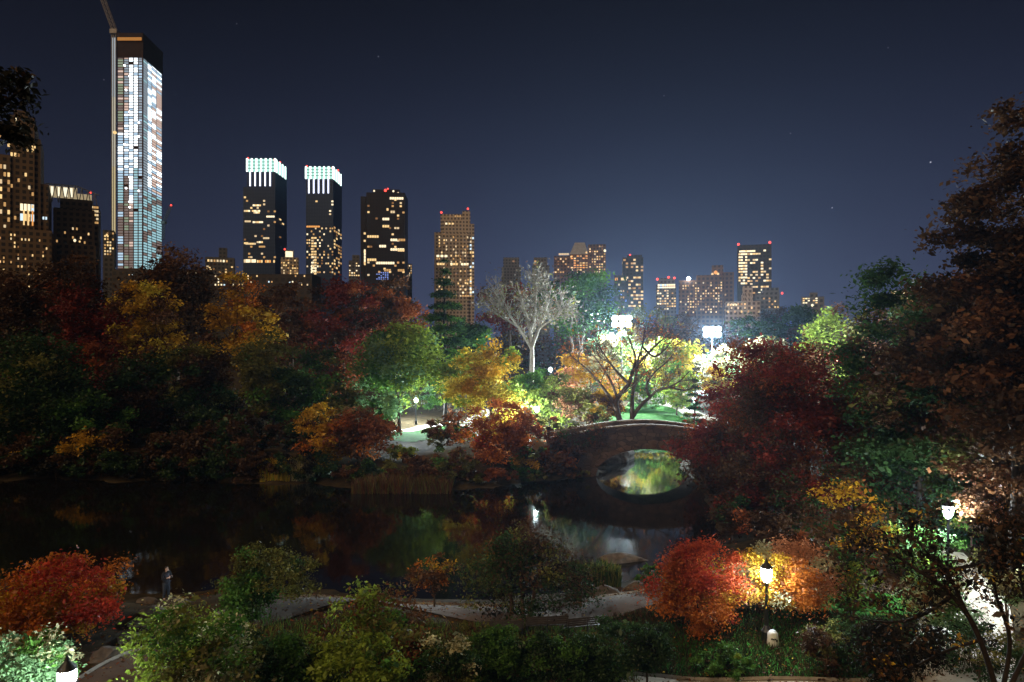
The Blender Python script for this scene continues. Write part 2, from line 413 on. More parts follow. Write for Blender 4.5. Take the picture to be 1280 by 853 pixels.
SEED = [100]
def T(name, label, px, Yd, top, bot, w, pal, base_px=None, kind='round', dens=1.0, leaf=1.0, bark=None, top_col=None, cat='tree',
      group=None, trunk_r=None, limbs=9, gap=1.0, lean=0.0, depth=.85, trunks=1, nclump=None, crown='crown', stem='trunk', base_z=None):
    SEED[0] += 1; rng = np.random.default_rng(SEED[0]); rr = random.Random(SEED[0])
    bark = bark or BARK
    bx = X(px if base_px is None else base_px, Yd)
    bz = gh(bx, Yd)-.05 if base_z is None else base_z
    cx = X(px, Yd); zt, zb = Zat(top, Yd), max(Zat(bot, Yd), bz+.05)
    rx = w/F*Yd/2; ry = rx*depth; rz = (zt-zb)/2; cz = (zt+zb)/2
    H = zt-bz
    base = (bx, Yd, bz)
    # clump centres
    n = nclump or int(np.clip(26+w*(top*0+abs(bot-top))/330*gap, 26, 170))
    if kind == 'cone':
        n = int(n*2.4)
        t = rng.random(n)**.75; t = t if True else t
        lv = 1-np.sqrt(rng.random(n)); lv = np.round(lv*9)/9+rng.normal(size=n)*.012
        an = rng.uniform(0, 2*np.pi, n); r = (1-lv)*rng.uniform(.35, 1.0, n)*(1+.12*np.sin(3*an))
        C = np.stack([cx+rx*r*np.cos(an), Yd+ry*r*np.sin(an), zb+(zt-zb)*np.clip(lv, 0, .985)-r*rz*.12], 1)
        cr = np.full(n, .26*rx)*(.55+.8*(1-lv))
    else:
        d = rng.normal(size=(n, 3)); d /= np.linalg.norm(d, axis=1)[:, None]
        bumps = rng.normal(size=(7, 3)); bumps /= np.linalg.norm(bumps, axis=1)[:, None]
        amp = rng.uniform(-.42, .36, 7)
        f = 1+sum(a*np.clip(d@bv, 0, 1)**3 for a, bv in zip(amp, bumps))
        r = (rng.random(n)**.42)*f*.88
        if kind == 'wide': d[:, 2] = np.where(d[:, 2] < 0, d[:, 2]*.75, d[:, 2])
        C = np.stack([cx+rx*r*d[:, 0], Yd+ry*r*d[:, 1], cz+rz*r*d[:, 2]], 1)
        if kind == 'vase':   # narrow below, wide above
            s = .45+.55*np.clip((C[:, 2]-zb)/(zt-zb), 0, 1)
            C[:, 0] = cx+(C[:, 0]-cx)*s; C[:, 1] = Yd+(C[:, 1]-Yd)*s
        cr = rng.uniform(.16, .30, n)*min(rx, rz*1.3)
    C[:, 0] += lean*(C[:, 2]-bz)/H
    C[:, 2] = np.maximum(C[:, 2], bz+.25*cr)
    pxs = F*.8/Yd
    size = max(.05, 1.45/pxs)*leaf*rr.uniform(.92, 1.08)
    area = math.pi*rx*rz
    nl = int(np.clip(dens*4.6*area/(size*size*1.1), 600, 60000))
    cols = clump_cols(rng, pal, C, top_col)
    flat, up, asp = (.32, 1.2, .4) if kind == 'cone' else (.62, .45, .55)
    V, Fq, col = cloud(rng, C, cr, nl, size, cols, flat, up, asp, droop=.15)
    # trunk, limbs and twigs
    mb = MB(); tr = trunk_r or max(.06, H*.016)
    for k in range(trunks):
        off = (k-(trunks-1)/2)*tr*3.2
        hub_h = zb+(zt-zb)*(.78 if kind == 'cone' else .55)
        topx = cx+off*2.2+lean*.5
        npt = 7; pts = []
        wob = [rr.uniform(-1, 1)*tr*.9 for _ in range(npt)]
        for i in range(npt):
            s = i/(npt-1)
            pts.append(Vector((bx+off+(topx-bx-off)*s+wob[i]*(0 < i), Yd+wob[-i]*.8*(0 < i), bz-.25+(hub_h-bz+.25)*s)))
        rad = [tr*(1.35 if i == 0 else 1)*(1-.62*i/(npt-1)) for i in range(npt)]
        mb.tube(pts, rad, 7)
        nlb = max(3, limbs//trunks)
        tgt = C[rng.choice(len(C), min(nlb, len(C)), replace=False)]
        allp = []
        for q in tgt:
            q = Vector(q); s = rr.uniform(.38, .95); i = s*(npt-1); a = pts[int(i)].lerp(pts[min(int(i)+1, npt-1)], i-int(i))
            if a.z > q.z: a = pts[2].lerp(pts[3], rr.random())
            m1 = a.lerp(q, .45)+Vector((rr.uniform(-1, 1), rr.uniform(-1, 1), rr.uniform(.2, 1)))*(q-a).length*.10
            r0 = tr*(.42-.2*s)
            mb.tube([a, m1, q], [r0, r0*.62, r0*.18], 5, cap=False)
            allp += [(a.lerp(m1, .6), r0*.5), (m1, r0*.45), (m1.lerp(q, .5), r0*.3)]
        for q in C[rng.choice(len(C), min(34//trunks, len(C)), replace=False)]:
            q = Vector(q); a, r0 = min(allp, key=lambda e: (e[0]-q).length)
            mid = a.lerp(q, .5)+Vector((0, 0, (q-a).length*.08))
            mb.tube([a, mid, q], [r0*.6, r0*.4, .012*tr+.008], 4, cap=False)
    return tree_thing(name, label, cat, base, V, Fq, col, mb, bark, group, crown, stem)

def S(name, label, px, Yd, top, bot, w, pal, **k):      # shrubs: crown down to the ground
    k.setdefault('cat', 'shrub'); k.setdefault('crown', 'foliage'); k.setdefault('stem', 'stem'); k.setdefault('limbs', 5)
    return T(name, label, px, Yd, top, bot, w, pal, **k)

def twiggy(name, label, Yd, limbs, pal, r0=.3, twigs=9, tl=2.2, levels=2, leaves=600, leaf=.1, crad=.5, bark=None, cat='tree', group=None, spread=.8, minr=.02, base=None, seed=5, leafy=(0, 1)):
    """a tree drawn from explicit limb lines (px, py, dY), with recursive twigs and sparse leaves"""
    rr = random.Random(seed); rng = np.random.default_rng(seed)
    mb = MB(); tips = []
    def grow(a, d, length, r, lv):
        n = 4; pts = [a]; p = a.copy()
        for i in range(n):
            d = (d+Vector((rr.uniform(-1, 1), rr.uniform(-1, 1), rr.uniform(-.7, 1.0)))*.22).normalized()
            p = p+d*length/n; pts.append(p.copy())
            if lv > 0 and rr.random() < .85:
                side = (d+Vector((rr.uniform(-1, 1), rr.uniform(-1, 1), rr.uniform(-.6, .9)))*spread).normalized()
                grow(p.copy(), side, length*rr.uniform(.42, .7), max(r*.55, minr), lv-1)
        mb.tube(pts, [max(r*(1-.6*i/n), minr*.7) for i in range(n+1)], 4 if r < .08 else 6, cap=False)
        tips.append(pts[-1]); tips.append(pts[2])
    for lim in limbs:
        rs = lim[0]; P = [W(q[0], q[1], Yd+(q[2] if len(q) > 2 else 0)) for q in lim[1:]]
        ext = [2*P[0]-P[1]]+P+[2*P[-1]-P[-2]]; Q = []
        for i in range(1, len(ext)-2):
            p0, p1, p2, p3 = ext[i-1:i+3]
            for k in range(5):
                t = k/5; Q.append(.5*((2*p1)+(p2-p0)*t+(2*p0-5*p1+4*p2-p3)*t*t+(3*p1-p0-3*p2+p3)*t**3))
        Q.append(P[-1]); n = len(Q)
        mb.tube(Q, [max(r0*rs*(1-.8*i/(n-1)), minr) for i in range(n)], 7, cap=False)
        for j in range(twigs):
            s = rr.uniform(.3, 1.0); i = min(int(s*(n-1)), n-2)
            d = (Q[i+1]-Q[i]).normalized()
            d = (d*.7+Vector((rr.uniform(-1, 1), rr.uniform(-1, 1), rr.uniform(-.35, 1)))*spread).normalized()
            grow(Q[i].copy(), d, tl*rr.uniform(.6, 1.2)*(1.15-.4*s), max(r0*rs*.28*(1-.7*s), minr), levels)
    b = base or (limbs[0][1])
    bw = W(b[0], b[1], Yd); base = (bw.x, bw.y, bw.z)
    C = np.array([tuple(p) for p in tips])
    C = C[rng.random(len(C)) < .8]
    lo = C[:, 0].min(); hi = C[:, 0].max(); u = (C[:, 0]-lo)/(hi-lo)
    C = C[(u >= leafy[0]) & (u <= leafy[1])]
    V, Fq, col = cloud(rng, C, np.full(len(C), crad), leaves, leaf, clump_cols(rng, pal, C), .8, .2, .5, droop=.3)
    return tree_thing(name, label, cat, base, V, Fq, col, mb, bark or BARK_DARK, group)

# ------------------------------------------------------------------ trees and shrubs
# far-off wood closing the view behind the park (reads as one mass)
def far_wood():
    rng = np.random.default_rng(3); Cs = []; R = []
    for Yd, n, zt in ((255, 90, 17), (310, 110, 21)):
        x = np.linspace(-260, 300, n)+rng.normal(size=n)*3
        for xx in x:
            h = zt*rng.uniform(.75, 1.15)
            for _ in range(9):
                Cs.append((xx+rng.normal()*3, Yd+rng.normal()*5, 4+rng.random()*(h-4))); R.append(rng.uniform(2, 4))
    C = np.array(Cs); V, Fq, col = cloud(rng, C, np.array(R), 70000, .6, clump_cols(rng, dict(dgreen=3, brown=2, dbrown=3, olive=1), C))
    stuff(link('distant_woods', np_mesh('distant_woods', V, Fq, LEAF, col)), 'dark continuous wood along the foot of the skyline', 'woods')
far_wood()

# --- back row, silhouetted against the skyline, left to right
T('oak_tree', 'near-black leafy tree at the far left edge before the lit hotel', 12, 118, 322, 520, 130, dict(dbrown=4, brown=2), dens=.8, nclump=120)
T('oak_tree', 'dark brown thin-leaved tree in front of the truss-roofed building', 92, 122, 306, 480, 118, dict(dbrown=4, rust=1, brown=2), dens=.8, nclump=120)
T('oak_tree', 'tall dark brown tree rising right of the lit skyscraper foot', 220, 125, 286, 470, 128, dict(dbrown=4, brown=2), dens=.95, nclump=130)
T('maple_tree', 'crimson maple high on the left bank below the skyscraper', 118, 104, 352, 500, 128, dict(maroon=4, red=2, brown=1, rust=1), dens=.85)
T('maple_tree', 'mustard yellow tree beside the crimson maple on the left', 188, 101, 346, 468, 104, dict(gold=4, yellow=2, brown=2), dens=.8)
T('oak_tree', 'golden orange tree with visible dark trunk below the left twin tower', 304, 110, 344, 470, 104, dict(gold=4, orange=2, brown=1), dens=.8, bark=BARK_DARK)
T('oak_tree', 'dusky brown tree between the golden tree and the dark red one', 366, 124, 338, 480, 92, dict(brown=4, rust=2, dbrown=2), dens=.8)
T('maple_tree', 'dark red tree below the right twin tower', 432, 122, 334, 500, 104, dict(maroon=3, rust=3, dbrown=2), dens=.9)
T('oak_tree', 'rust brown tree between dark red tree and tall pine', 497, 124, 338, 490, 92, dict(rust=2, brown=4, dbrown=2), dens=.85)
T('pine_tree', 'tall dark green pine before the beige lit apartment tower', 556, 108, 324, 450, 76, dict(dgreen=5, green=1), kind='cone', dens=1.3, bark=BARK_DARK, trunk_r=.3)
T('shade_tree', 'rounded dark green tree just right of the tall pine', 590, 120, 372, 480, 70, dict(dgreen=3, green=2), dens=.9)
T('maple_tree', 'dark maroon crown peeping over the pale bare tree', 636, 165, 337, 430, 84, dict(maroon=3, dbrown=3), dens=.9)
T('shade_tree', 'large deep green tree with pale trunks left of the brightest floodlight', 722, 150, 334, 425, 116, dict(green=3, dgreen=3), dens=1.1, trunks=2, bark=BARK_PALE)
T('oak_tree', 'olive tree rising between the two big floodlights', 812, 172, 378, 460, 76, dict(olive=3, gold=1, brown=1))
T('oak_tree', 'brown tree under the brick apartment block between floodlights', 856, 176, 384, 462, 70, dict(brown=3, gold=1, salmon=1))
T('shade_tree', 'dark green tree just right of the right floodlight', 938, 172, 380, 470, 70, dict(dgreen=3, green=2, brown=1))
T('shade_tree', 'bluish dark tree on the skyline beside the low lit house', 985, 190, 370, 460, 84, dict(dgreen=4, dbrown=1), dens=1.1)
T('oak_tree', 'olive crown with bright backlit leaves left of the big right tree', 1045, 112, 362, 520, 110, dict(olive=3, lime=1, brown=2), dens=.75)
T('oak_tree', 'brown-green tree under the far right skyline rooftops', 1118, 108, 366, 540, 104, dict(olive=2, brown=3, dgreen=2), dens=.85)

# --- left bank
T('shade_tree', 'broad dark green tree hanging over water at the far left', 42, 84, 400, 600, 178, dict(dgreen=5, green=1, olive=1), dens=1.0)
T('shade_tree', 'tree with lime-edged leaves right of the broad far left tree', 104, 83, 468, 590, 92, dict(green=3, lime=1, dgreen=3, olive=1), dens=.9)
T('oak_tree', 'shadowed brown tree in the unlit gap of the left bank', 168, 92, 430, 585, 108, dict(dbrown=4, brown=1, dgreen=2), dens=.9)
T('oak_tree', 'dark tree with yellowish tufts above the black water on the left', 236, 95, 404, 580, 100, dict(dbrown=3, olive=2, dgreen=3), dens=.9)
T('shade_tree', 'dull green tree beneath the golden orange tree', 342, 97, 412, 562, 112, dict(green=2, olive=3, dgreen=2), dens=.95)
T('oak_tree', 'dim olive tree between dull green tree and bright green tree', 408, 98, 440, 560, 84, dict(olive=3, dgreen=3, green=1), dens=.9)
S('shrub', 'black-brown thicket at the waterline on the far left', 40, 78.6, 535, 610, 140, dict(dbrown=3, dgreen=3, gold=.5), cat='shrub')
S('shrub', 'dark thicket with gold flecks at the waterline', 128, 78.2, 530, 604, 96, dict(dbrown=3, dgreen=3, gold=.8))
S('shrub', 'low black thicket below the shadowed brown tree', 210, 78, 530, 603, 96, dict(dbrown=4, dgreen=2))
S('shrub', 'dark brown thicket left of the tall reeds', 288, 77.8, 525, 602, 84, dict(dbrown=4, brown=1, dgreen=2))
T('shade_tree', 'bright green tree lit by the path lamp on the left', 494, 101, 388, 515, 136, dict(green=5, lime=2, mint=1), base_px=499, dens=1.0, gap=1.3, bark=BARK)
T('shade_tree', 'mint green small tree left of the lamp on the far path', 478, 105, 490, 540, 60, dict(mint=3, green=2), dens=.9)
T('maple_tree', 'yellow autumn tree between the far path lamp and the bridge', 610, 90, 418, 545, 112, dict(yellow=6, gold=2, lime=2), base_px=617, dens=.85, gap=1.3, bark=BARK_DARK)
T('maple_tree', 'small yellow-orange tree just left of the yellow autumn tree', 572, 102, 428, 520, 72, dict(yellow=3, lime=4), dens=.8)
T('cypress_tree', 'feathery rust orange tree leaning over the pond', 404, 77.2, 494, 592, 76, dict(gold=3, orange=2, brown=1), base_px=405, dens=.7, trunk_r=.14)
T('cypress_tree', 'wide rust red bush-like tree right of the leaning orange one', 450, 77, 500, 612, 100, dict(rust=3, brown=3, orange=1), dens=.95)
S('shrub', 'lime yellow shrub low on the lit peninsula', 503, 76, 552, 600, 50, dict(lime=3, yellow=1, olive=2))
S('shrub', 'green shrub at the water edge of the peninsula', 462, 73.2, 574, 622, 48, dict(green=3, dgreen=2, lime=1))
S('shrub', 'reddish brown reedy bank shrub on the tip of the peninsula', 520, 73.2, 566, 624, 92, dict(brown=3, olive=2, dbrown=2))
S('shrub', 'green topped bank shrub on the right of the peninsula', 566, 73.6, 556, 622, 58, dict(olive=3, green=2, brown=2))
S('shrub', 'bright green low shrub below the far lamp path', 575, 92, 528, 560, 60, dict(green=3, lime=2, dgreen=1))
S('shrub', 'brown-orange leafy shrub left of the red bank bush', 552, 84, 520, 572, 62, dict(gold=1, brown=3, olive=2, rust=1))
T('maple_tree', 'red-orange bush on the bank left of the bridge', 628, 77.5, 504, 612, 124, dict(rust=4, red=1, orange=2, brown=1), dens=1.0, top_col='rust')
S('shrub', 'dark orange shrub at the left foot of the bridge', 696, 78, 545, 604, 74, dict(rust=3, brown=3, orange=1))
S('shrub', 'yellow-green leafy shrub between red bush and bridge foot', 658, 76.4, 545, 600, 46, dict(olive=3, gold=2, green=2))
S('shrub', 'maroon leafy shrub above the left end of the bridge', 684, 84, 520, 560, 62, dict(rust=2, brown=2, olive=2))
S('shrub', 'olive green spreading bush right of the bridge-end lamp', 700, 97, 468, 532, 92, dict(olive=4, lime=2, brown=1), dens=.95)
S('shrub', 'light green bush behind the bridge-end lamp', 668, 104, 456, 520, 70, dict(green=3, lime=3))
S('shrub', 'low olive shrub behind the grey boulder', 738, 90, 500, 535, 44, dict(olive=3, gold=2, brown=2))
S('shrub', 'golden leafy shrub at the foot of the bare bridge trees', 760, 98, 480, 530, 54, dict(gold=3, orange=1, brown=2))

# unlit undergrowth filling the banks; nothing tells these thickets apart in the dark
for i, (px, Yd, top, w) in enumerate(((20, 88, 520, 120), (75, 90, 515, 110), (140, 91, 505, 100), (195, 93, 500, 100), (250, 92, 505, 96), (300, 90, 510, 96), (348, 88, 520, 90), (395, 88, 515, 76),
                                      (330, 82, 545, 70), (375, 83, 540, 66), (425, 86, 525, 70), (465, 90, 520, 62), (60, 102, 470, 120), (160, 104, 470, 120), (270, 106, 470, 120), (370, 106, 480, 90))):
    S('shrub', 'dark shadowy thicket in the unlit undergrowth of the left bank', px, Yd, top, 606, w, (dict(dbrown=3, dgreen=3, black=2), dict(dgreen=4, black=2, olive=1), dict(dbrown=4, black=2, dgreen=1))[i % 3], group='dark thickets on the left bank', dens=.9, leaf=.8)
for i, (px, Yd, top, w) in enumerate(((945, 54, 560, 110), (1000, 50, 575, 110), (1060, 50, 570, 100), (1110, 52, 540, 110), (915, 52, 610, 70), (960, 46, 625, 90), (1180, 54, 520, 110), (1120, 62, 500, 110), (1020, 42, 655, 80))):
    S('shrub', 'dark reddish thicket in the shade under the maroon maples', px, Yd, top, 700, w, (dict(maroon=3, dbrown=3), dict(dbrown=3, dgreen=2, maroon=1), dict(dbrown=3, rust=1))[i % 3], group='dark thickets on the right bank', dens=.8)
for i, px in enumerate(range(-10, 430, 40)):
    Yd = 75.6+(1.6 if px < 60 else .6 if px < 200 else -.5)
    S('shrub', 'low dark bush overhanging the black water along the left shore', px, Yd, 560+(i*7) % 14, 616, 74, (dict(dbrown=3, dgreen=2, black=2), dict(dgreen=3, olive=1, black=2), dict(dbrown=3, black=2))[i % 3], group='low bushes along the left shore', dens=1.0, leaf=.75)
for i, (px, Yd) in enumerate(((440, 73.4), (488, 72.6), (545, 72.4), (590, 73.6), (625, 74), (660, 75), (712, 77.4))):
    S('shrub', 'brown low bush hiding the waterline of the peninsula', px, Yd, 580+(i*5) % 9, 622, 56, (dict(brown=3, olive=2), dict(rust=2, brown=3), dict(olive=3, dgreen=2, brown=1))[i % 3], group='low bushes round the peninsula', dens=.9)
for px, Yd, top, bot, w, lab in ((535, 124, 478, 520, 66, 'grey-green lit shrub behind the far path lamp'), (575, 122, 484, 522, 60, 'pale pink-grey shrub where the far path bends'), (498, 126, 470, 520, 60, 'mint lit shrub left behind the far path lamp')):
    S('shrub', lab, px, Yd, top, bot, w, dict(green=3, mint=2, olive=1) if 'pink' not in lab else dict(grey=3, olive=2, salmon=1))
# --- around the bridge and the floodlit rink
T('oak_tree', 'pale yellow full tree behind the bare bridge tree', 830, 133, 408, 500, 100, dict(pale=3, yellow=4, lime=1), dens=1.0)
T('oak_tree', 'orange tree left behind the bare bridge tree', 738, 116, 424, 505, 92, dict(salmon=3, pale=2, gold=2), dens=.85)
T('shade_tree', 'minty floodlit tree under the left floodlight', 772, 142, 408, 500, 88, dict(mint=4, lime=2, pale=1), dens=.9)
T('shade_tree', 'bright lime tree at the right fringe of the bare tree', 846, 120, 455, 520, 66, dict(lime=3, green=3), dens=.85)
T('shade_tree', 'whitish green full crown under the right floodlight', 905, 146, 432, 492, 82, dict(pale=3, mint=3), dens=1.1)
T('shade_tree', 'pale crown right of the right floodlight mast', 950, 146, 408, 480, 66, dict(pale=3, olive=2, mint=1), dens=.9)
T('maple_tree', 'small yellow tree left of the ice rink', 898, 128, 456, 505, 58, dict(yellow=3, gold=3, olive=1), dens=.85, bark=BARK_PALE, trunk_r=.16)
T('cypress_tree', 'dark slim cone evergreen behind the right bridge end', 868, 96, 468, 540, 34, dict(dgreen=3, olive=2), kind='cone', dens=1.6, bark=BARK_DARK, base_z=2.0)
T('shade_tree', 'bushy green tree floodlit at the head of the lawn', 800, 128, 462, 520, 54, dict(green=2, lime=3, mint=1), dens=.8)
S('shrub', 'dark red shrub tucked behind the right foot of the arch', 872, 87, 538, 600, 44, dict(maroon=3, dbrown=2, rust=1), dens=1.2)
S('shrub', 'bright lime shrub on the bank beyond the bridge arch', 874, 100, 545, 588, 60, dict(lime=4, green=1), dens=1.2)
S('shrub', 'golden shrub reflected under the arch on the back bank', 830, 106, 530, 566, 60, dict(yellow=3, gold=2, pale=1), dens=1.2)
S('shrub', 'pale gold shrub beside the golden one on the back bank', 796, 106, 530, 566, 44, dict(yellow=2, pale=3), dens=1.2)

# pale bare tree lit by floodlights
twiggy('bare_tree', 'pale nearly leafless tree with white forked trunk', 124,
       [(1.0, (664, 478), (665, 440), (662, 412), (652, 378, 2), (646, 352, 3)), (.75, (665, 436), (650, 412, -1), (630, 384, -2), (616, 362, -3)), (.7, (664, 436), (674, 410), (684, 382, 2), (690, 356, 2)),
        (.6, (661, 420), (668, 395, 1), (670, 365, 2), (668, 348, 2)), (.55, (648, 408), (625, 395, 1), (606, 380, 2)), (.5, (672, 412), (692, 398, -2), (706, 385, -2))],
       dict(grey=4, olive=2, brown=1), r0=.5, twigs=14, tl=2.9, levels=2, leaves=3600, leaf=.2, crad=2.2, bark=BARK_PALE, minr=.05, seed=11)
# dark spreading tree by the bridge, drawn limb by limb
BR = X(790, 88)
twiggy('bare_tree', 'dark spreading nearly bare tree with twin stems behind the bridge', 90,
       [(1.0, (776, 530), (770, 508), (773, 496), (786, 480), (792, 462, 1), (806, 446, 2), (822, 430, 3), (836, 418, 3)),
        (.62, (770, 508), (756, 488), (742, 470, -1), (727, 456, -2), (712, 444, -2)), (.5, (772, 498), (762, 474), (746, 450, 2), (730, 434, 3)),
        (.55, (786, 480), (776, 470), (764, 456, -2), (752, 438, -3), (744, 424, -3)), (.45, (792, 462), (794, 446), (788, 428, 2), (782, 414, 2)),
        (.8, (790, 530), (790, 510), (791, 490), (795, 470), (797, 452, -1), (803, 432, -2), (806, 412, -2)),
        (.7, (791, 521), (800, 508), (812, 497), (822, 488, -1), (836, 484, -2), (850, 476, -3), (862, 464, -3)),
        (.5, (812, 497), (808, 482), (818, 466, 2), (834, 452, 3), (846, 436, 3)), (.4, (836, 484), (856, 488, 1), (874, 482, 2)), (.4, (803, 434), (818, 446, -2), (832, 436, -2), (842, 422, -2))],
       dict(rust=3, orange=2, brown=2), r0=.42, twigs=10, tl=3.0, levels=2, leaves=2600, leaf=.13, crad=1.0, bark=BARK, minr=.028, seed=12, leafy=(0, .8))

# --- right side
T('maple_tree', 'deep crimson maple reaching the right end of the bridge', 950, 70, 408, 600, 150, dict(maroon=5, red=.5, rust=1), dens=.85, gap=1.2)
T('maple_tree', 'large dark maroon maple filling the right bank', 1010, 58, 416, 660, 190, dict(maroon=4, dbrown=3, rust=1), dens=.85, gap=1.2)
T('maple_tree', 'low dark red maple spreading over the water right of the arch', 912, 66, 505, 668, 150, dict(maroon=3, rust=2, dbrown=2), dens=.85)
T('maple_tree', 'brownish maroon maple between the red one and the tall right tree', 1084, 56, 440, 640, 130, dict(maroon=2, dbrown=3, brown=2), dens=.95)
T('oak_tree', 'tall dark brown tree towering up the right edge', 1268, 36, 112, 655, 205, dict(dbrown=5, brown=1), dens=1.25, gap=2, nclump=170, leaf=1.9, bark=BARK_DARK, trunk_r=.22)
T('oak_tree', 'dark orange-brown tree under the towering right edge tree', 1228, 49, 258, 660, 250, dict(brown=1.5, dbrown=4, olive=.6), dens=1.25, gap=2, nclump=170, leaf=1.8, bark=BARK_DARK, trunk_r=.2)
T('shade_tree', 'dark green tree with lime lit leaves on the right', 1150, 46, 330, 670, 200, dict(dgreen=3, olive=1, dbrown=3), dens=1.2, gap=2, leaf=1.5, bark=BARK_DARK, trunk_r=.2)
T('shade_tree', 'lime lit tree glimpsed inside the dark right hand trees', 1238, 62, 395, 520, 110, dict(lime=2, green=3), dens=.8)
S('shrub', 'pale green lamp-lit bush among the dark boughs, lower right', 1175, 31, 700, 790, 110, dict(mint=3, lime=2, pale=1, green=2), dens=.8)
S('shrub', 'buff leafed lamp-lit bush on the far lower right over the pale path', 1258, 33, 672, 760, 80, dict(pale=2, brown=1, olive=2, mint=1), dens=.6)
S('shrub', 'twiggy dark green bush low on the pale path at the right edge', 1225, 26, 770, 850, 110, dict(dgreen=3, olive=1, black=1), dens=.5)
T('oak_tree', 'drooping amber leaved tree in front of the maroon maple', 1062, 34, 588, 740, 120, dict(gold=.7, brown=2, dbrown=3, rust=1), dens=.28, leaf=1.2, bark=BARK_DARK)
S('shrub', 'orange brown shrub right of the starlike right lamp', 1248, 40, 560, 690, 110, dict(dbrown=3, brown=2, rust=1), dens=.8)
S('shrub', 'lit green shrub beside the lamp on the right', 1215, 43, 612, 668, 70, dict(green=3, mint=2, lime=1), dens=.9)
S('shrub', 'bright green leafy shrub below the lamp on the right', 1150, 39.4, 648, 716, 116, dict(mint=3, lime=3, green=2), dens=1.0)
S('shrub', 'mid green shrub between orange lamp tree and right path', 1068, 33, 690, 765, 74, dict(green=3, lime=1, dgreen=1), dens=.9)

# --- foreground
T('maple_tree', 'vivid red and orange maple left of the near lamp post', 870, 31.5, 660, 800, 134, dict(orange=4, red=2, gold=2.5), top_col='red', dens=1.25, gap=1.5, leaf=.8, base_px=872)
T('maple_tree', 'salmon orange maple glowing behind the near lamp post', 990, 32.4, 676, 790, 138, dict(salmon=6, pale=2, orange=2, gold=1), dens=1.1, gap=1.5, leaf=.8, kind='wide')
T('maple_tree', 'flame red maple at the left edge over the rocks', 60, 30, 693, 804, 226, dict(red=3, orange=8, gold=2), dens=1.2, gap=2.2, leaf=1.05, base_px=92, nclump=150)
T('shade_tree', 'dark leafy tree on the shore right of the person', 322, 33, 680, 800, 120, dict(dgreen=4, green=1, olive=1), dens=1.0, leaf=.85)
T('shade_tree', 'wide dim green tree with warm trunks behind the benches', 652, 34.2, 648, 768, 180, dict(dgreen=3, olive=1, dbrown=2, black=2), dens=.6, leaf=.85, trunks=3, bark=BARK_RED, trunk_r=.13, gap=1.3)
T('maple_tree', 'thin small tree with orange leaves by the near shore', 542, 36, 688, 745, 84, dict(orange=2, brown=2, gold=1), dens=.3, leaf=.85)
T('dogwood_tree', 'small tree of mixed red and green leaves bottom centre-left', 462, 24, 728, 850, 165, dict(lime=2, rust=2, brown=2, olive=2, green=1), dens=.6, gap=1.5, leaf=1.35, bark=BARK)
S('shrub', 'lime green leafy shrub at the bottom edge below the mixed tree', 455, 21, 795, 870, 130, dict(lime=4, green=2), dens=.8, leaf=1.4)
T('dogwood_tree', 'bright green and tan dogwood at the lower left beside the path', 246, 20.5, 742, 880, 176, dict(lime=3, green=3, olive=3, pale=2), dens=.95, gap=1.5, leaf=1.2)
S('shrub', 'dark green shrub right of the bright dogwood', 345, 22, 782, 880, 120, dict(dgreen=4, green=1, olive=1), dens=.9)
S('shrub', 'silvery green shrub at the bottom left by the bright lamp', 36, 22.6, 782, 880, 170, dict(mint=4, pale=2, green=2), dens=1.0, gap=1.5, leaf=1.4)
S('yew_shrub', 'leftmost evergreen of the dark hedge below the benches', 628, 25.5, 782, 860, 96, dict(green=3, dgreen=4), dens=1.3, leaf=.8)
S('yew_shrub', 'second evergreen from the left in the hedge below the benches', 690, 25, 786, 862, 92, dict(green=1, dgreen=5), dens=1.3, leaf=.8)
S('yew_shrub', 'evergreen below the right end of the benches in the dark hedge', 752, 26, 776, 856, 96, dict(green=1, dgreen=6), dens=1.3, leaf=.8)
S('yew_shrub', 'rightmost nearly black evergreen of the hedge beside the red maple', 810, 26.5, 772, 850, 90, dict(dgreen=6, black=2), dens=1.3, leaf=.8)
S('shrub', 'twiggy olive shrub at the bottom edge left of the hedge', 560, 23, 790, 870, 100, dict(olive=4, dgreen=2, green=1, pale=.4), dens=.7)
S('shrub', 'low dark bush added to darken the ground under the two lamp-lit maples', 935, 33.2, 770, 806, 90, dict(dgreen=3, dbrown=3, black=2), dens=1.0)  # added dark foliage standing in for unlit ground
S('shrub', 'low green ground shrub between hedge and lamp post', 902, 28, 806, 842, 80, dict(green=4, dgreen=2, lime=1), dens=1.0)
S('shrub', 'dark shrub right of the near lamp post base', 1042, 28, 770, 846, 120, dict(dgreen=4, dbrown=2, olive=1), dens=.9)
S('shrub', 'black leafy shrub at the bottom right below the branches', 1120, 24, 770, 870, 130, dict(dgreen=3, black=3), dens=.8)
S('shrub', 'olive shrub on the shore left of the flat boulder', 720, 40, 700, 742, 50, dict(olive=3, dgreen=3), dens=.8)
S('shrub', 'green reed shrub on the shore right of the pale boulder', 812, 39, 705, 745, 54, dict(olive=2, green=2, dgreen=2), dens=.8)
for px, Yd, top, w, pal, lab in ((400, 23.5, 800, 110, dict(olive=3, dgreen=3), 'dull olive shrub between the two bright bottom trees'), (515, 25.5, 778, 100, dict(brown=2, olive=3, dgreen=2), 'brownish shrub right of the mixed red and green tree'),
                                 (300, 27.5, 770, 90, dict(dgreen=4, olive=1), 'dark shrub on the grass between path and bright dogwood'), (590, 27.8, 778, 60, dict(olive=2, dgreen=3, brown=1), 'dark shrub at the left end of the benches')):
    S('shrub', lab, px, Yd, top, top+85, w, pal, dens=.85, leaf=1.1)
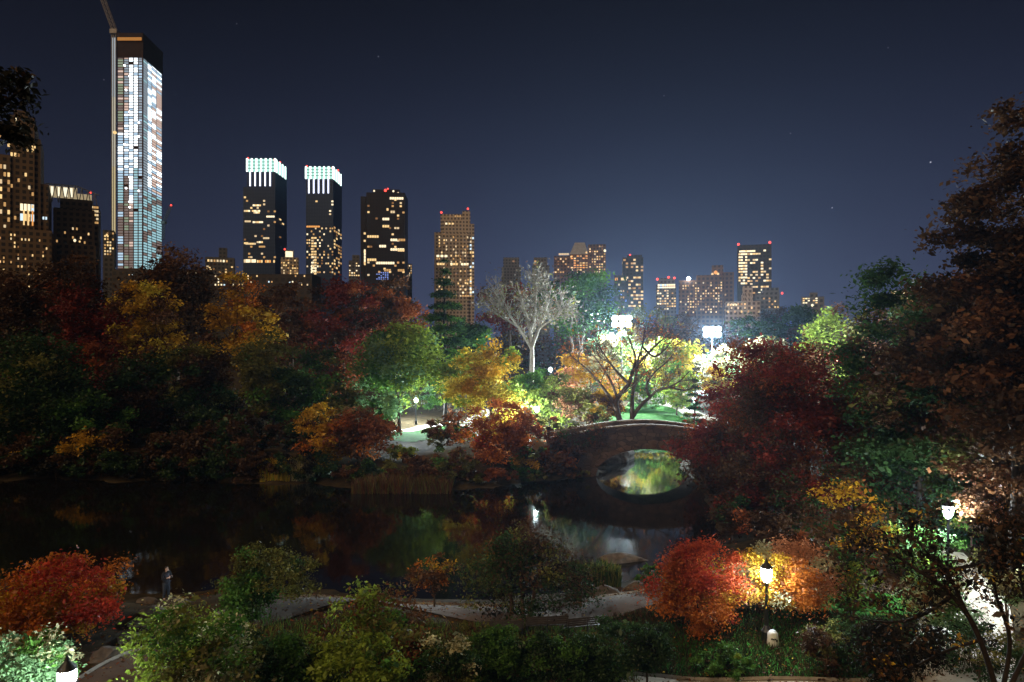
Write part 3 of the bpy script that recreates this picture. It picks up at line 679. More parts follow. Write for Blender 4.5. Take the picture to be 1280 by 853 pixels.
# dark boughs close to the camera at the lower right
twiggy('bare_tree', 'dark bough with sparse leaves against the pale path, lower right', 15,
       [(1.0, (1265, 930), (1225, 800), (1190, 745), (1150, 715), (1110, 690, .5), (1076, 680, 1)), (.8, (1225, 800), (1205, 760), (1182, 712), (1160, 692, .6), (1140, 668, 1)),
        (.7, (1190, 745), (1150, 770), (1110, 778, -.5), (1060, 770, -1)), (.8, (1250, 880), (1262, 800), (1244, 740), (1246, 690), (1268, 640, .5)),
        (.8, (1262, 860), (1290, 790), (1275, 720), (1285, 670)), (.6, (1225, 800), (1180, 815), (1130, 838, -.5), (1090, 835, -.8)), (.6, (1150, 715), (1180, 712), (1225, 704), (1270, 690, 1))],
       dict(black=4, dbrown=2, brown=1, gold=.4), r0=.07, twigs=12, tl=1.0, levels=2, leaves=6200, leaf=.05, crad=.26, minr=.006, seed=21)
twiggy('bare_tree', 'blurred black bough poking in at the upper left edge', 9,
       [(1.0, (-60, 200), (-30, 160), (0, 135), (20, 118), (34, 108)), (.8, (-40, 150), (-10, 110), (8, 95)), (.7, (-30, 165), (0, 165), (16, 172)), (.6, (-20, 150), (5, 140), (22, 140))],
       dict(black=5, dbrown=1), r0=.05, twigs=6, tl=.25, levels=1, leaves=1300, leaf=.04, crad=.14, minr=.005, seed=22)

# tall reeds standing in the pond's edge
def reeds(label, px, Yd, top, w, pal, n, seed, nm='reed_clump'):
    rng = np.random.default_rng(seed); bx = X(px, Yd); rx = w/F*Yd/2; h = Zat(top, Yd)
    a = rng.uniform(-1, 1, n); x = bx+rx*a; y = Yd+rng.uniform(-1, 1, n)*rx*.5
    hh = h*rng.uniform(.65, 1.0, n)*(1-.25*a*a); ln = rng.normal(size=(n, 2))*.22*hh[:, None]
    names = list(pal); wts = np.array([pal[q] for q in names], float); ci = rng.choice(len(names), n, p=wts/wts.sum())
    col = np.array([PAL[q] for q in names])[ci]*rng.uniform(.6, 1.3, (n, 1))
    wd = .035; z0 = -.05
    V = np.stack([np.stack([x-wd, y, np.full(n, z0)], 1), np.stack([x+wd, y, np.full(n, z0)], 1),
                  np.stack([x+wd*.7+ln[:, 0]*.5, y+ln[:, 1]*.5, hh*.75], 1), np.stack([x-wd*.7+ln[:, 0]*.5, y+ln[:, 1]*.5, hh*.75], 1),
                  np.stack([x+wd*.2+ln[:, 0], y+ln[:, 1], hh*.98], 1), np.stack([x-wd*.2+ln[:, 0], y+ln[:, 1], hh*.98], 1)], 1).reshape(-1, 3)
    i = np.arange(n)*6
    Fq = np.concatenate([np.stack([i, i+1, i+2, i+3], 1), np.stack([i+3, i+2, i+4, i+5], 1)])
    V[:, 0] -= bx; V[:, 1] -= Yd
    o = link(nm, np_mesh(nm, V, Fq, LEAF, np.repeat(col, 6, 0)), None, (bx, Yd, 0)); tag(o, label, 'reeds')
reeds('yellow tall reeds standing in the pond at the left', 346, 75.5, 570, 36, dict(yellow=4, gold=2, lime=1), 900, 1)
reeds('pale whitish reeds right of the yellow reeds', 374, 75.5, 572, 34, dict(pale=5, grey=2), 500, 2)
reeds('brown reeds along the tip of the peninsula', 505, 71.5, 588, 120, dict(brown=4, olive=3, dbrown=2), 1600, 3)
reeds('dark grass tuft by the flat boulder at the near shore', 750, 43.4, 700, 50, dict(olive=3, dgreen=3), 500, 4)

# grass blades and fallen leaves on the near ground
def litter():
    rng = np.random.default_rng(9); n = 26000
    x = rng.uniform(-20, 27, n); y = 22+rng.random(n)**1.4*24
    k = pond_sdf(x, y) > 1.0; x, y = x[k], y[k]; n = len(x)
    z = ground_h(x, y)+.13+rng.random(n)*.03
    C = np.stack([x, y, z], 1)
    V, Fq, col = cloud(rng, C, np.full(n, .01), n, .055, np.array([PAL[q] for q in ('brown', 'dbrown', 'gold', 'rust')])[rng.choice(4, n, p=[.4, .4, .07, .13])], up=2.5)
    stuff(link('fallen_leaves', np_mesh('fallen_leaves', V, Fq, LEAF, col)), 'brown fallen leaves scattered over the near ground', 'leaves')
def grass(name, label, x0, x1, y0, y1, n, h, pal, seed, lo=1.0):
    rng = np.random.default_rng(seed); x = rng.uniform(x0, x1, n); y = rng.uniform(y0, y1, n)
    k = pond_sdf(x, y) > lo; x, y = x[k], y[k]; n = len(x); z = ground_h(x, y)
    hh = h*rng.uniform(.5, 1.2, n); w = .018; lx = rng.normal(size=n)*hh*.35; ly = rng.normal(size=n)*hh*.35
    V = np.stack([np.stack([x-w, y, z], 1), np.stack([x+w, y, z], 1), np.stack([x+w*.3+lx, y+ly, z+hh], 1), np.stack([x-w*.3+lx, y+ly, z+hh], 1)], 1).reshape(-1, 3)
    names = list(pal); col = np.array([PAL[q] for q in names])[rng.integers(0, len(names), n)]*rng.uniform(.6, 1.3, (n, 1))
    stuff(link(name, np_mesh(name, V, np.arange(4*n).reshape(n, 4), LEAF, np.repeat(col, 4, 0))), label, 'grass')
litter()
grass('grass', 'short green grass around the near lamp post', 4, 20, 27.4, 34, 26000, .22, dict(dgreen=2, dbrown=1, black=1), 31)
grass('grass', 'dark tufts of grass along the near left bank', -12, 5, 24, 33, 12000, .28, dict(dgreen=1, green=1, dbrown=1, olive=1), 32)

# ------------------------------------------------------------------ stone bridge
def stone_mat(name, a, b_, scale=1.0):
    m, nt, b = new_mat(name); N, L = nt.nodes, nt.links
    tc = N.new('ShaderNodeTexCoord'); mp = N.new('ShaderNodeMapping'); mp.inputs['Rotation'].default_value = (math.radians(90), 0, 0)
    L.new(tc.outputs['Object'], mp.inputs[0])
    br = N.new('ShaderNodeTexVoronoi'); br.feature = 'F1'; br.inputs['Scale'].default_value = 1.5*scale; br.inputs['Randomness'].default_value = .8
    ed = N.new('ShaderNodeTexVoronoi'); ed.feature = 'DISTANCE_TO_EDGE'; ed.inputs['Scale'].default_value = 1.5*scale; ed.inputs['Randomness'].default_value = .8
    mp.inputs['Rotation'].default_value = (0, 0, 0); mp.inputs['Scale'].default_value = (.8, .8, 1.5)
    bw = N.new('ShaderNodeSeparateColor'); L.new(br.outputs['Color'], bw.inputs[0])
    stc = N.new('ShaderNodeMix'); stc.data_type = 'RGBA'; stc.inputs['A'].default_value = (*a, 1); stc.inputs['B'].default_value = (*b_, 1); L.new(bw.outputs[0], stc.inputs['Factor'])
    jr = N.new('ShaderNodeMapRange'); jr.inputs['From Max'].default_value = .07; L.new(ed.outputs['Distance'], jr.inputs['Value'])
    jm = N.new('ShaderNodeMix'); jm.data_type = 'RGBA'; jm.inputs['A'].default_value = (*[q*.3 for q in a], 1); L.new(jr.outputs[0], jm.inputs['Factor']); L.new(stc.outputs['Result'], jm.inputs['B'])
    no = N.new('ShaderNodeTexNoise'); no.inputs['Scale'].default_value = .9; no.inputs['Detail'].default_value = 8; L.new(tc.outputs['Object'], no.inputs['Vector'])
    mixv = N.new('ShaderNodeMix'); mixv.data_type = 'VECTOR'; mixv.inputs['Factor'].default_value = .06
    L.new(mp.outputs[0], mixv.inputs['A']); L.new(no.outputs['Color'], mixv.inputs['B']); L.new(mixv.outputs['Result'], br.inputs['Vector']); L.new(mixv.outputs['Result'], ed.inputs['Vector'])
    mx = N.new('ShaderNodeMix'); mx.data_type = 'RGBA'; mx.blend_type = 'MULTIPLY'; mx.inputs['Factor'].default_value = .8
    r = N.new('ShaderNodeValToRGB'); r.color_ramp.elements[0].position = .3; r.color_ramp.elements[1].position = .7
    r.color_ramp.elements[0].color = (.45, .36, .32, 1); r.color_ramp.elements[1].color = (1, 1, 1, 1)
    L.new(no.outputs['Fac'], r.inputs[0]); L.new(jm.outputs['Result'], mx.inputs['A']); L.new(r.outputs[0], mx.inputs['B']); L.new(mx.outputs['Result'], b.inputs['Base Color'])
    bp = N.new('ShaderNodeBump'); bp.inputs['Strength'].default_value = .7; bp.inputs['Distance'].default_value = .06
    L.new(jr.outputs[0], bp.inputs['Height']); L.new(bp.outputs[0], b.inputs['Normal'])
    b.inputs['Roughness'].default_value = .9
    return m
def bridge():
    st = stone_mat('bridge_stone', (.046, .029, .022), (.125, .080, .058))
    st2 = stone_mat('arch_ring_stone', (.085, .050, .034), (.15, .085, .058), .6)
    cop = stone_mat('coping_stone', (.26, .22, .18), (.34, .30, .25), .8)
    deckm = pmat('bridge_deck', (.16, .14, .12), (.25, .22, .19), 2, .9, .3)
    CX, CY = X(806, 80.5), 80.5
    t = thing('stone_bridge', 'brown rubble stone footbridge with one low arch over the pond', 'bridge', (CX, CY, 0))
    t.rotation_euler[2] = math.radians(-3)
    half, dep = 11.2, 2.5
    def ztop(x): return 3.55+1.55*math.cos(min(abs(x)/half, 1)*math.pi*.5)**1.15
    aw, ah = 5.9, 3.15
    def zbot(x): return ah*math.sqrt(max(0, 1-(x/aw)**2)) if abs(x) < aw else -1.2
    xs = sorted(set([-half+2*half*i/72 for i in range(73)]+[-aw, aw, -aw+.04, aw-.04, -aw+.2, aw-.2, -aw+.5, aw-.5]))
    mb = MB()
    for a, b in zip(xs[:-1], xs[1:]):
        m = (a+b)/2
        za = zbot(a) if abs(m) < aw else -1.2; zb = zbot(b) if abs(m) < aw else -1.2
        for y in (-dep, dep):
            q = [(a, y, za), (b, y, zb), (b, y, ztop(b)), (a, y, ztop(a))]
            mb.add(q, [(0, 1, 2, 3) if y < 0 else (3, 2, 1, 0)])
        if abs(m) < aw: mb.add([(a, -dep, za), (b, -dep, zb), (b, dep, zb), (a, dep, za)], [(3, 2, 1, 0)])
        mb.add([(a, -dep, ztop(a)), (b, -dep, ztop(b)), (b, dep, ztop(b)), (a, dep, ztop(a))], [(0, 1, 2, 3)])
    for s in (-1, 1): mb.add([(s*half, -dep, -1.2), (s*half, dep, -1.2), (s*half, dep, ztop(half)), (s*half, -dep, ztop(half))], [(0, 1, 2, 3)])
    mb.build('arch_body', st, t)
    # ring of wedge stones, slightly proud of the face
    mb, mb2 = MB(), MB(); n = 31
    for i in range(n):
        a0 = math.pi*(i+.04)/n; a1 = math.pi*(i+.96)/n; pr = .05+.03*(i % 2); th = .55+.1*((i*7) % 3)/2
        p = [(aw*math.cos(a0), ah*math.sin(a0)), (aw*math.cos(a1), ah*math.sin(a1)), ((aw+th)*math.cos(a1), (ah+th)*math.sin(a1)), ((aw+th)*math.cos(a0), (ah+th)*math.sin(a0))]
        for s in (-1, 1):
            vs = [(x, s*(dep+pr), z) for x, z in p]+[(x, s*(dep-.05), z) for x, z in p]
            (mb if s < 0 else mb2).add(vs, [(0, 1, 2, 3), (4, 7, 6, 5), (0, 4, 5, 1), (1, 5, 6, 2), (2, 6, 7, 3), (3, 7, 4, 0)])
    mb.build('arch_ring', st2, t); mb2.build('arch_ring', st2, t)
    # ivy and creeper hanging over the masonry
    rng = np.random.default_rng(77)
    for lo, hi, k, pal in ((-10.8, -4.6, 46, dict(dbrown=3, rust=1, dgreen=2)), (4.4, 11, 60, dict(maroon=3, rust=2, dgreen=1, olive=1))):
        cx = rng.uniform(lo, hi, k); cz = np.array([ztop(q)+.7-abs(rng.normal())*1.3 for q in cx])
        C = np.stack([cx, np.full(k, -dep-.12), np.maximum(cz, .4)], 1)
        V, Fq, col = cloud(rng, C, np.full(k, .75), 3600, .13, clump_cols(rng, pal, C), 1.3, .1)
        V[:, 1] = -dep-.07-np.abs(V[:, 1]+dep+.12)*.35
        link('ivy', np_mesh('ivy', V, Fq, LEAF, col), t)
    mb = MB()
    for a, b in zip(xs[:-1], xs[1:]):
        mb.add([(a, -dep+.42, ztop(a)+.012), (b, -dep+.42, ztop(b)+.012), (b, dep-.42, ztop(b)+.012), (a, dep-.42, ztop(a)+.012)], [(0, 1, 2, 3)])
    mb.build('deck', deckm, t)
    for s in (-1, 1):
        y0, y1 = (s*dep-.02*s, s*(dep-.4)); y0, y1 = min(y0, y1), max(y0, y1)
        mb = MB(); mc = MB()
        for a, b in zip(xs[:-1], xs[1:]):
            za, zb = ztop(a), ztop(b); h = .72
            vs = [(a, y0, za), (b, y0, zb), (b, y1, zb), (a, y1, za), (a, y0, za+h), (b, y0, zb+h), (b, y1, zb+h), (a, y1, za+h)]
            mb.add(vs, [(0, 1, 5, 4), (2, 3, 7, 6), (4, 5, 6, 7)])
            vs = [(a, y0-.06, za+h+.003), (b, y0-.06, zb+h+.003), (b, y1+.06, zb+h+.003), (a, y1+.06, za+h+.003), (a, y0-.06, za+h+.17), (b, y0-.06, zb+h+.17), (b, y1+.06, zb+h+.17), (a, y1+.06, za+h+.17)]
            mc.add(vs, [(0, 1, 5, 4), (2, 3, 7, 6), (4, 5, 6, 7), (3, 2, 1, 0)])
        p = mb.build('parapet', st, t); mc.build('coping', cop, p)
bridge()

# ------------------------------------------------------------------ rocks
def rock(label, x, y, z, sx, sy, sz, seed, group=None):
    import bmesh
    bm = bmesh.new(); bmesh.ops.create_icosphere(bm, subdivisions=4, radius=1)
    rr = random.Random(seed)
    from mathutils import noise
    off = Vector((seed*3.7, seed*1.3, seed*2.1))
    cuts = [(Vector((rr.uniform(-1, 1), rr.uniform(-1, 1), rr.uniform(-.3, 1))).normalized(), rr.uniform(.45, .8)) for _ in range(14)]
    for v in bm.verts:
        v.co *= 1+.45*noise.noise(v.co*1.3+off)
        for nn, dd in cuts:
            k = v.co.dot(nn)
            if k > dd: v.co -= nn*(k-dd)*.92
        v.co += v.co.normalized()*(.07*noise.noise(v.co*4+off)+.035*noise.noise(v.co*9+off))
        v.co = Vector((v.co.x*sx, v.co.y*sy, v.co.z*sz))
    me = bpy.data.meshes.new('rock'); bm.to_mesh(me); bm.free(); me.materials.append(ROCK)
    o = link('rock', me, None, (x, y, z)); o.rotation_euler[2] = rr.uniform(0, 3)
    return tag(o, label, 'rock', group)
def rock_px(label, px, py, zg, sx, sz, seed, sy=None, group=None):
    x, y = WZ(px, py, zg); g = gh(x, y)
    rock(label, x, y, max(g, 0)+sz*.15, sx, sy or sx*.8, sz, seed, group)
rock_px('long flat dark boulder breaking the water near the near shore', 772, 696, 0.2, 2.4, .6, 1, 1.0)
rock_px('low pale boulder on the shore above the dirt path', 756, 742, 1.0, 1.5, .6, 2, 1.0)
rock_px('small dark rock among reeds right of the pale shore boulder', 797, 728, .8, 1.0, .5, 3)
rock_px('tall rounded grey boulder at the left end of the bridge parapet', 712, 545, 3.3, 1.7, 1.9, 4, 1.4)
rock_px('broad slanting brown rock below the standing person', 192, 757, 2.0, 1.1, .55, 5)
rock_px('brown ledge rock at the feet of the standing person', 212, 752, 1.8, 1.2, .55, 6)
rock_px('flat tan rock left of the ledge with the person', 172, 772, 2.0, .8, .35, 7)
rock_px('grey slab rock beside the path below the red foliage', 160, 795, 2.0, .8, .4, 8)
rock_px('pale angular rock at the left edge of the path, nearest the lamp', 135, 822, 2.0, .9, .5, 9)
rock_px('small tan rock on the shore under the red tree', 186, 748, 1.2, .7, .4, 10)
rock_px('low rock on the lit bank behind the bridge trees', 745, 530, 3.6, 1.3, .7, 11)

rock('dark rounded rock mass at the waterline seen through the bridge arch', X(772, 88), 88.5, .15, 5.2, 2.4, 2.6, 15)

# ------------------------------------------------------------------ lamps
IRON = pmat('black_iron', (.012, .012, .013), rough=.45, spec=.5)
def lamp_post(label, px, py, Yd, strength, zg=None, col=(.80, .95, 1.0), cat='street lamp', group='park lamp posts'):
    """fluted iron post with an acorn lantern; px, py is where the lantern is seen"""
    x = X(px, Yd); zc = Zat(py, Yd); z0 = gh(x, Yd)-.05 if zg is None else zg
    H = zc-z0
    t = thing('lamp_post', label, cat, (x, Yd, z0), group)
    mb = MB()
    mb.lathe([(.27, 0), (.27, .10), (.22, .14), (.20, .55), (.23, .60), (.17, .70), (.10, .85)], 16)
    mb.build('base', IRON, t)
    mb = MB()
    for j in range(10):      # fluted shaft
        pass
    n = 20; prof = [(.085, .85), (.07, H*.55), (.058, H-.62), (.10, H-.56), (.075, H-.50), (.15, H-.40)]
    vs = []
    for r, z in prof:
        for j in range(n):
            an = 2*math.pi*j/n; q = r*(1 if j % 2 else .86); vs.append((q*math.cos(an), q*math.sin(an), z))
    k = len(prof)
    mb.add(vs, [(i*n+j, i*n+(j+1) % n, (i+1)*n+(j+1) % n, (i+1)*n+j) for i in range(k-1) for j in range(n)]+[tuple(range((k-1)*n, k*n))])
    mb.build('post', IRON, t)
    mb = MB(); mb.lathe([(.10, -.39), (.17, -.30), (.235, -.12), (.255, .05), (.235, .17), (.20, .22)], 16, c=(0, 0, H))
    mb.build('lantern_globe', emat('lamp_light', col, strength, True), t, smooth=True)
    mb = MB(); mb.lathe([(.27, .22), (.27, .25), (.20, .33), (.12, .42), (.06, .48), (.07, .52), (.015, .66)], 16, c=(0, 0, H))
    for j in range(4):
        an = math.pi/4+math.pi/2*j
        mb.tube([(.15*math.cos(an), .15*math.sin(an), H-.40), (.265*math.cos(an), .265*math.sin(an), H+.02), (.25*math.cos(an), .25*math.sin(an), H+.23)], .012, 4)
    mb.build('cap', IRON, t)
    return t
lamp_post('black lamp post with white notice, glowing before the salmon maple', 958, 716, 30.6, 480)
lamp_post('lamp post shining among dark branches on the right', 1185, 638, 37, 2300)
lamp_post('brilliant lamp at the bottom left edge between silvery shrub and path', 84, 846, 20.4, 620)
lamp_post('lamp post on the far pale path beside the bright green tree', 520, 500, 109, 9500)
lamp_post('lamp post at the left end of the bridge mirrored in the pond', 671, 511, 88, 7500)
lamp_post('small lamp glinting through bushes above the bridge-end lamp', 688, 462, 126, 4200)
lamp_post('lamp post half hidden behind the crimson maple', 990, 470, 120, 4000)
lamp_post('lamp post hidden among the olive trees on the right', 1062, 440, 104, 6000)
lamp_post('lamp post deep inside the dark right hand trees', 1262, 470, 58, 1600)
lamp_post('unseen lamp post added behind the golden shrub to light the orange tree', 750, 497, 104, 3500)  # added light source, brightens the orange tree and its reflection
lamp_post('unseen lamp post added behind the slim cone evergreen to light the pale yellow tree', 868, 500, 103, 4500)  # added light source kept out of sight, brightens trees mirrored under the arch

# floodlight masts round the rink
STEEL = pmat('galvanised_steel', (.22, .23, .24), rough=.4, metal=.6)
def flood(label, px, py, Yd, strength, heads=6, r=.56):
    x = X(px, Yd); zc = Zat(py, Yd); z0 = gh(x, Yd)-.05; H = zc-z0
    t = thing('floodlight_mast', label, 'floodlight', (x, Yd, z0), 'floodlight masts round the rink')
    mb = MB(); mb.tube([(0, 0, 0), (0, 0, H*.5), (0, 0, H-.4)], [.22, .17, .11], 10); mb.build('mast', STEEL, t)
    mb = MB()
    for zz in (H+.62, H-.62): mb.box(-1.9, 1.9, .10, .24, zz-.07, zz+.07)
    mb.box(-.12, .12, .02, .099, H-.8, H+.8); mb.build('crossarm', STEEL, t)
    em = emat('flood_light', (.80, .96, 1.0), strength, True)
    for i in range(heads):
        hx = -1.35+1.35*(i % 3); hz = H+.62-1.24*(i//3)
        # heads aim down and towards the pond
        mb = MB(); mb.lathe([(.18, .42), (.45, .34), (r+.04, .08), (r+.04, .0)], 14); hd = mb.build('floodlight_head', STEEL, t, (hx, -.12, hz))
        hd.rotation_euler[0] = math.radians(-62)
        mb = MB(); mb.lathe([(r, -.002), (r*.94, -.16), (r*.7, -.32), (.05, -.40)], 14); mb.build('lens', em, hd, smooth=True)
    return t
flood('left floodlight mast, brightest light above the bare bridge tree', 777, 402, 139, 5400)
flood('right floodlight mast above the ice rink', 890, 415, 152, 6000)
flood('dimmer floodlight mast glimpsed left of the brightest one', 748, 397, 178, 1100)

# ------------------------------------------------------------------ ice rink
def rink():
    ICE = pmat('ice', (.78, .82, .86), (.70, .74, .80), .4, .35, 0, spec=.5)
    BOARD = pmat('rink_boards', (.75, .76, .78), rough=.5)
    x0, x1, y0, y1 = X(872, 140), X(1010, 140), 138, 168
    z = 4.4
    t = thing('ice_rink', 'floodlit white ice rink behind the red maple', 'ice rink', ((x0+x1)/2, (y0+y1)/2, z-.5))
    hx, hy = (x1-x0)/2, (y1-y0)/2
    mb = MB(); n = 40; pts = []
    for i in range(n):
        a = 2*math.pi*i/n; c, s = math.cos(a), math.sin(a)
        pts.append((hx*abs(c)**.55*(1 if c > 0 else -1), hy*abs(s)**.55*(1 if s > 0 else -1)))
    mb.add([(p[0], p[1], -1.5) for p in pts]+[(p[0], p[1], .5) for p in pts], [tuple(range(n, 2*n))]+[(i, (i+1) % n, n+(i+1) % n, n+i) for i in range(n)])
    mb.build('ice', ICE, t)
    mb = MB()
    for i in range(n):
        a, b = pts[i], pts[(i+1) % n]
        f = 1.012
        vs = [(a[0]*f, a[1]*f, .1), (b[0]*f, b[1]*f, .1), (b[0]*f, b[1]*f, 1.5), (a[0]*f, a[1]*f, 1.5), (a[0]*1.004, a[1]*1.004, .1), (b[0]*1.004, b[1]*1.004, .1), (b[0]*1.004, b[1]*1.004, 1.5), (a[0]*1.004, a[1]*1.004, 1.5)]
        mb.add(vs, [(0, 1, 2, 3), (5, 4, 7, 6), (3, 2, 6, 7)])
    mb.build('barrier_board', BOARD, t)
    # pavilion terrace wall at the back of the rink
    WALL = pmat('terrace_wall', (.62, .62, .60), (.5, .5, .48), .5, .8)
    t2 = thing('terrace_wall', 'long white terrace wall at the back of the rink', 'wall', ((x0+x1)/2, y1+3, z))
    mb = MB(); mb.box(-hx*1.15, hx*1.1, 0, .6, -1, 2.6); mb.build('wall', WALL, t2)
    mb = MB(); mb.box(-hx*1.16, hx*1.11, -.1, .7, 2.602, 2.8); mb.build('coping', KERB, t2)
rink()
def steps():
    m = pmat('white_stone', (.72, .72, .70), (.6, .6, .58), 1, .8)
    x0, x1 = X(806, 136), X(842, 136)
    mb = MB()
    for i in range(10): mb.box(x0-.04*i, x1+.04*i, 136+i*.5, 136.5+i*.5, 2.4, 3.4+i*.42)
    tag(mb.build('stone_steps', m), 'bright white stone steps at the head of the lawn', 'steps')
steps()

# ------------------------------------------------------------------ notice wrapped on the near lamp post
def notice():
    x, y = X(962.5, 30.6), 30.6-.30; z = Zat(797, 30.6)
    m = pmat('white_plastic', (.78, .79, .78), (.6, .62, .62), 4, .5, .15); d = pmat('black_ink', (.02, .02, .02), rough=.6)
    t = thing('notice', 'white plastic-wrapped notice with dark marks low on the near lamp post', 'notice', (x, y, z)); t.scale = (1.15, 1.1, 1.18)
    mb = MB(); n = 10
    vs = []; 
    for k, zz in enumerate((-.33, -.28, -.1, .1, .29, .34)):
        r = (.15, .22, .235, .21, .19, .175)[k]
        for j in range(n):
            a = 2*math.pi*j/n; q = r*(1+.10*math.sin(3*a+k)); vs.append((q*math.cos(a), q*math.sin(a)*.8, zz+.03*math.sin(2*a+k)))
    fs = [(i*n+j, i*n+(j+1) % n, (i+1)*n+(j+1) % n, (i+1)*n+j) for i in range(5) for j in range(n)]+[tuple(range(n))[::-1], tuple(range(5*n, 6*n))]
    mb.add(vs, fs); mb.build('wrapper', m, t, smooth=True)
    for dx, dz, w, h in ((-.09, .12, .05, .05), (-.03, .11, .045, .035), (.035, .115, .05, .04), (.10, .05, .05, .09)):
        mb = MB(); yy = -math.sqrt(max(.0, .215**2-dx*dx))*.8-.035
        mb.box(dx-w/2, dx+w/2, yy, yy+.03, dz-h/2, dz+h/2); mb.build('printed_mark', d, t)
notice()

# ------------------------------------------------------------------ benches
WOOD = pmat('bench_slat', (.035, .028, .022), (.06, .045, .035), 5, .6, .2)
def bench_proto():
    t = thing('park_bench', '', 'bench', (0, 0, 0), 'park benches facing the pond')
    L = 1.95
    mb = MB()
    for i in range(5): mb.box(-L/2, L/2, .0+i*.095, .075+i*.095, .42, .45)
    mb.build('seat', WOOD, t)
    mb = MB()
    for i in range(4): mb.box(-L/2, L/2, -.06-i*.028, -.03-i*.028, .52+i*.105, .60+i*.105)
    mb.build('backrest', WOOD, t)
    for s in (-1, 0, 1):
        xx = s*(L/2-.06)
        mb = MB(); mb.tube([(xx, -.02, 0), (xx, -.01, .41), (xx, -.12, .93)], .026, 6); mb.build('leg', IRON, t)
        mb = MB(); mb.tube([(xx, .46, 0), (xx, .42, .41)], .03, 6); mb.build('leg', IRON, t)
        mb = MB()
        mb.tube([(xx, -.06, .62), (xx, .2, .66), (xx, .43, .64), (xx, .47, .55), (xx, .44, .45)], .022, 6); mb.build('armrest', IRON, t)
    return t
b0 = bench_proto()
for i, (px, py, Yd, rz, lab) in enumerate(((628, 792, 31.4, 4, 'leftmost park bench, half hidden by the warm tree trunks'), (684, 789, 31.6, 6, 'middle park bench seen from behind, between trunks and end bench'),
                                           (734, 784, 31.9, 12, 'rightmost park bench, tilted towards the pond, beside the red maple'))):
    b = b0 if i == 0 else copy_tree(b0)
    x = X(px, Yd); b.location = (x, Yd, gh(x, Yd)+.03); b.rotation_euler[2] = math.radians(rz); b['label'] = lab

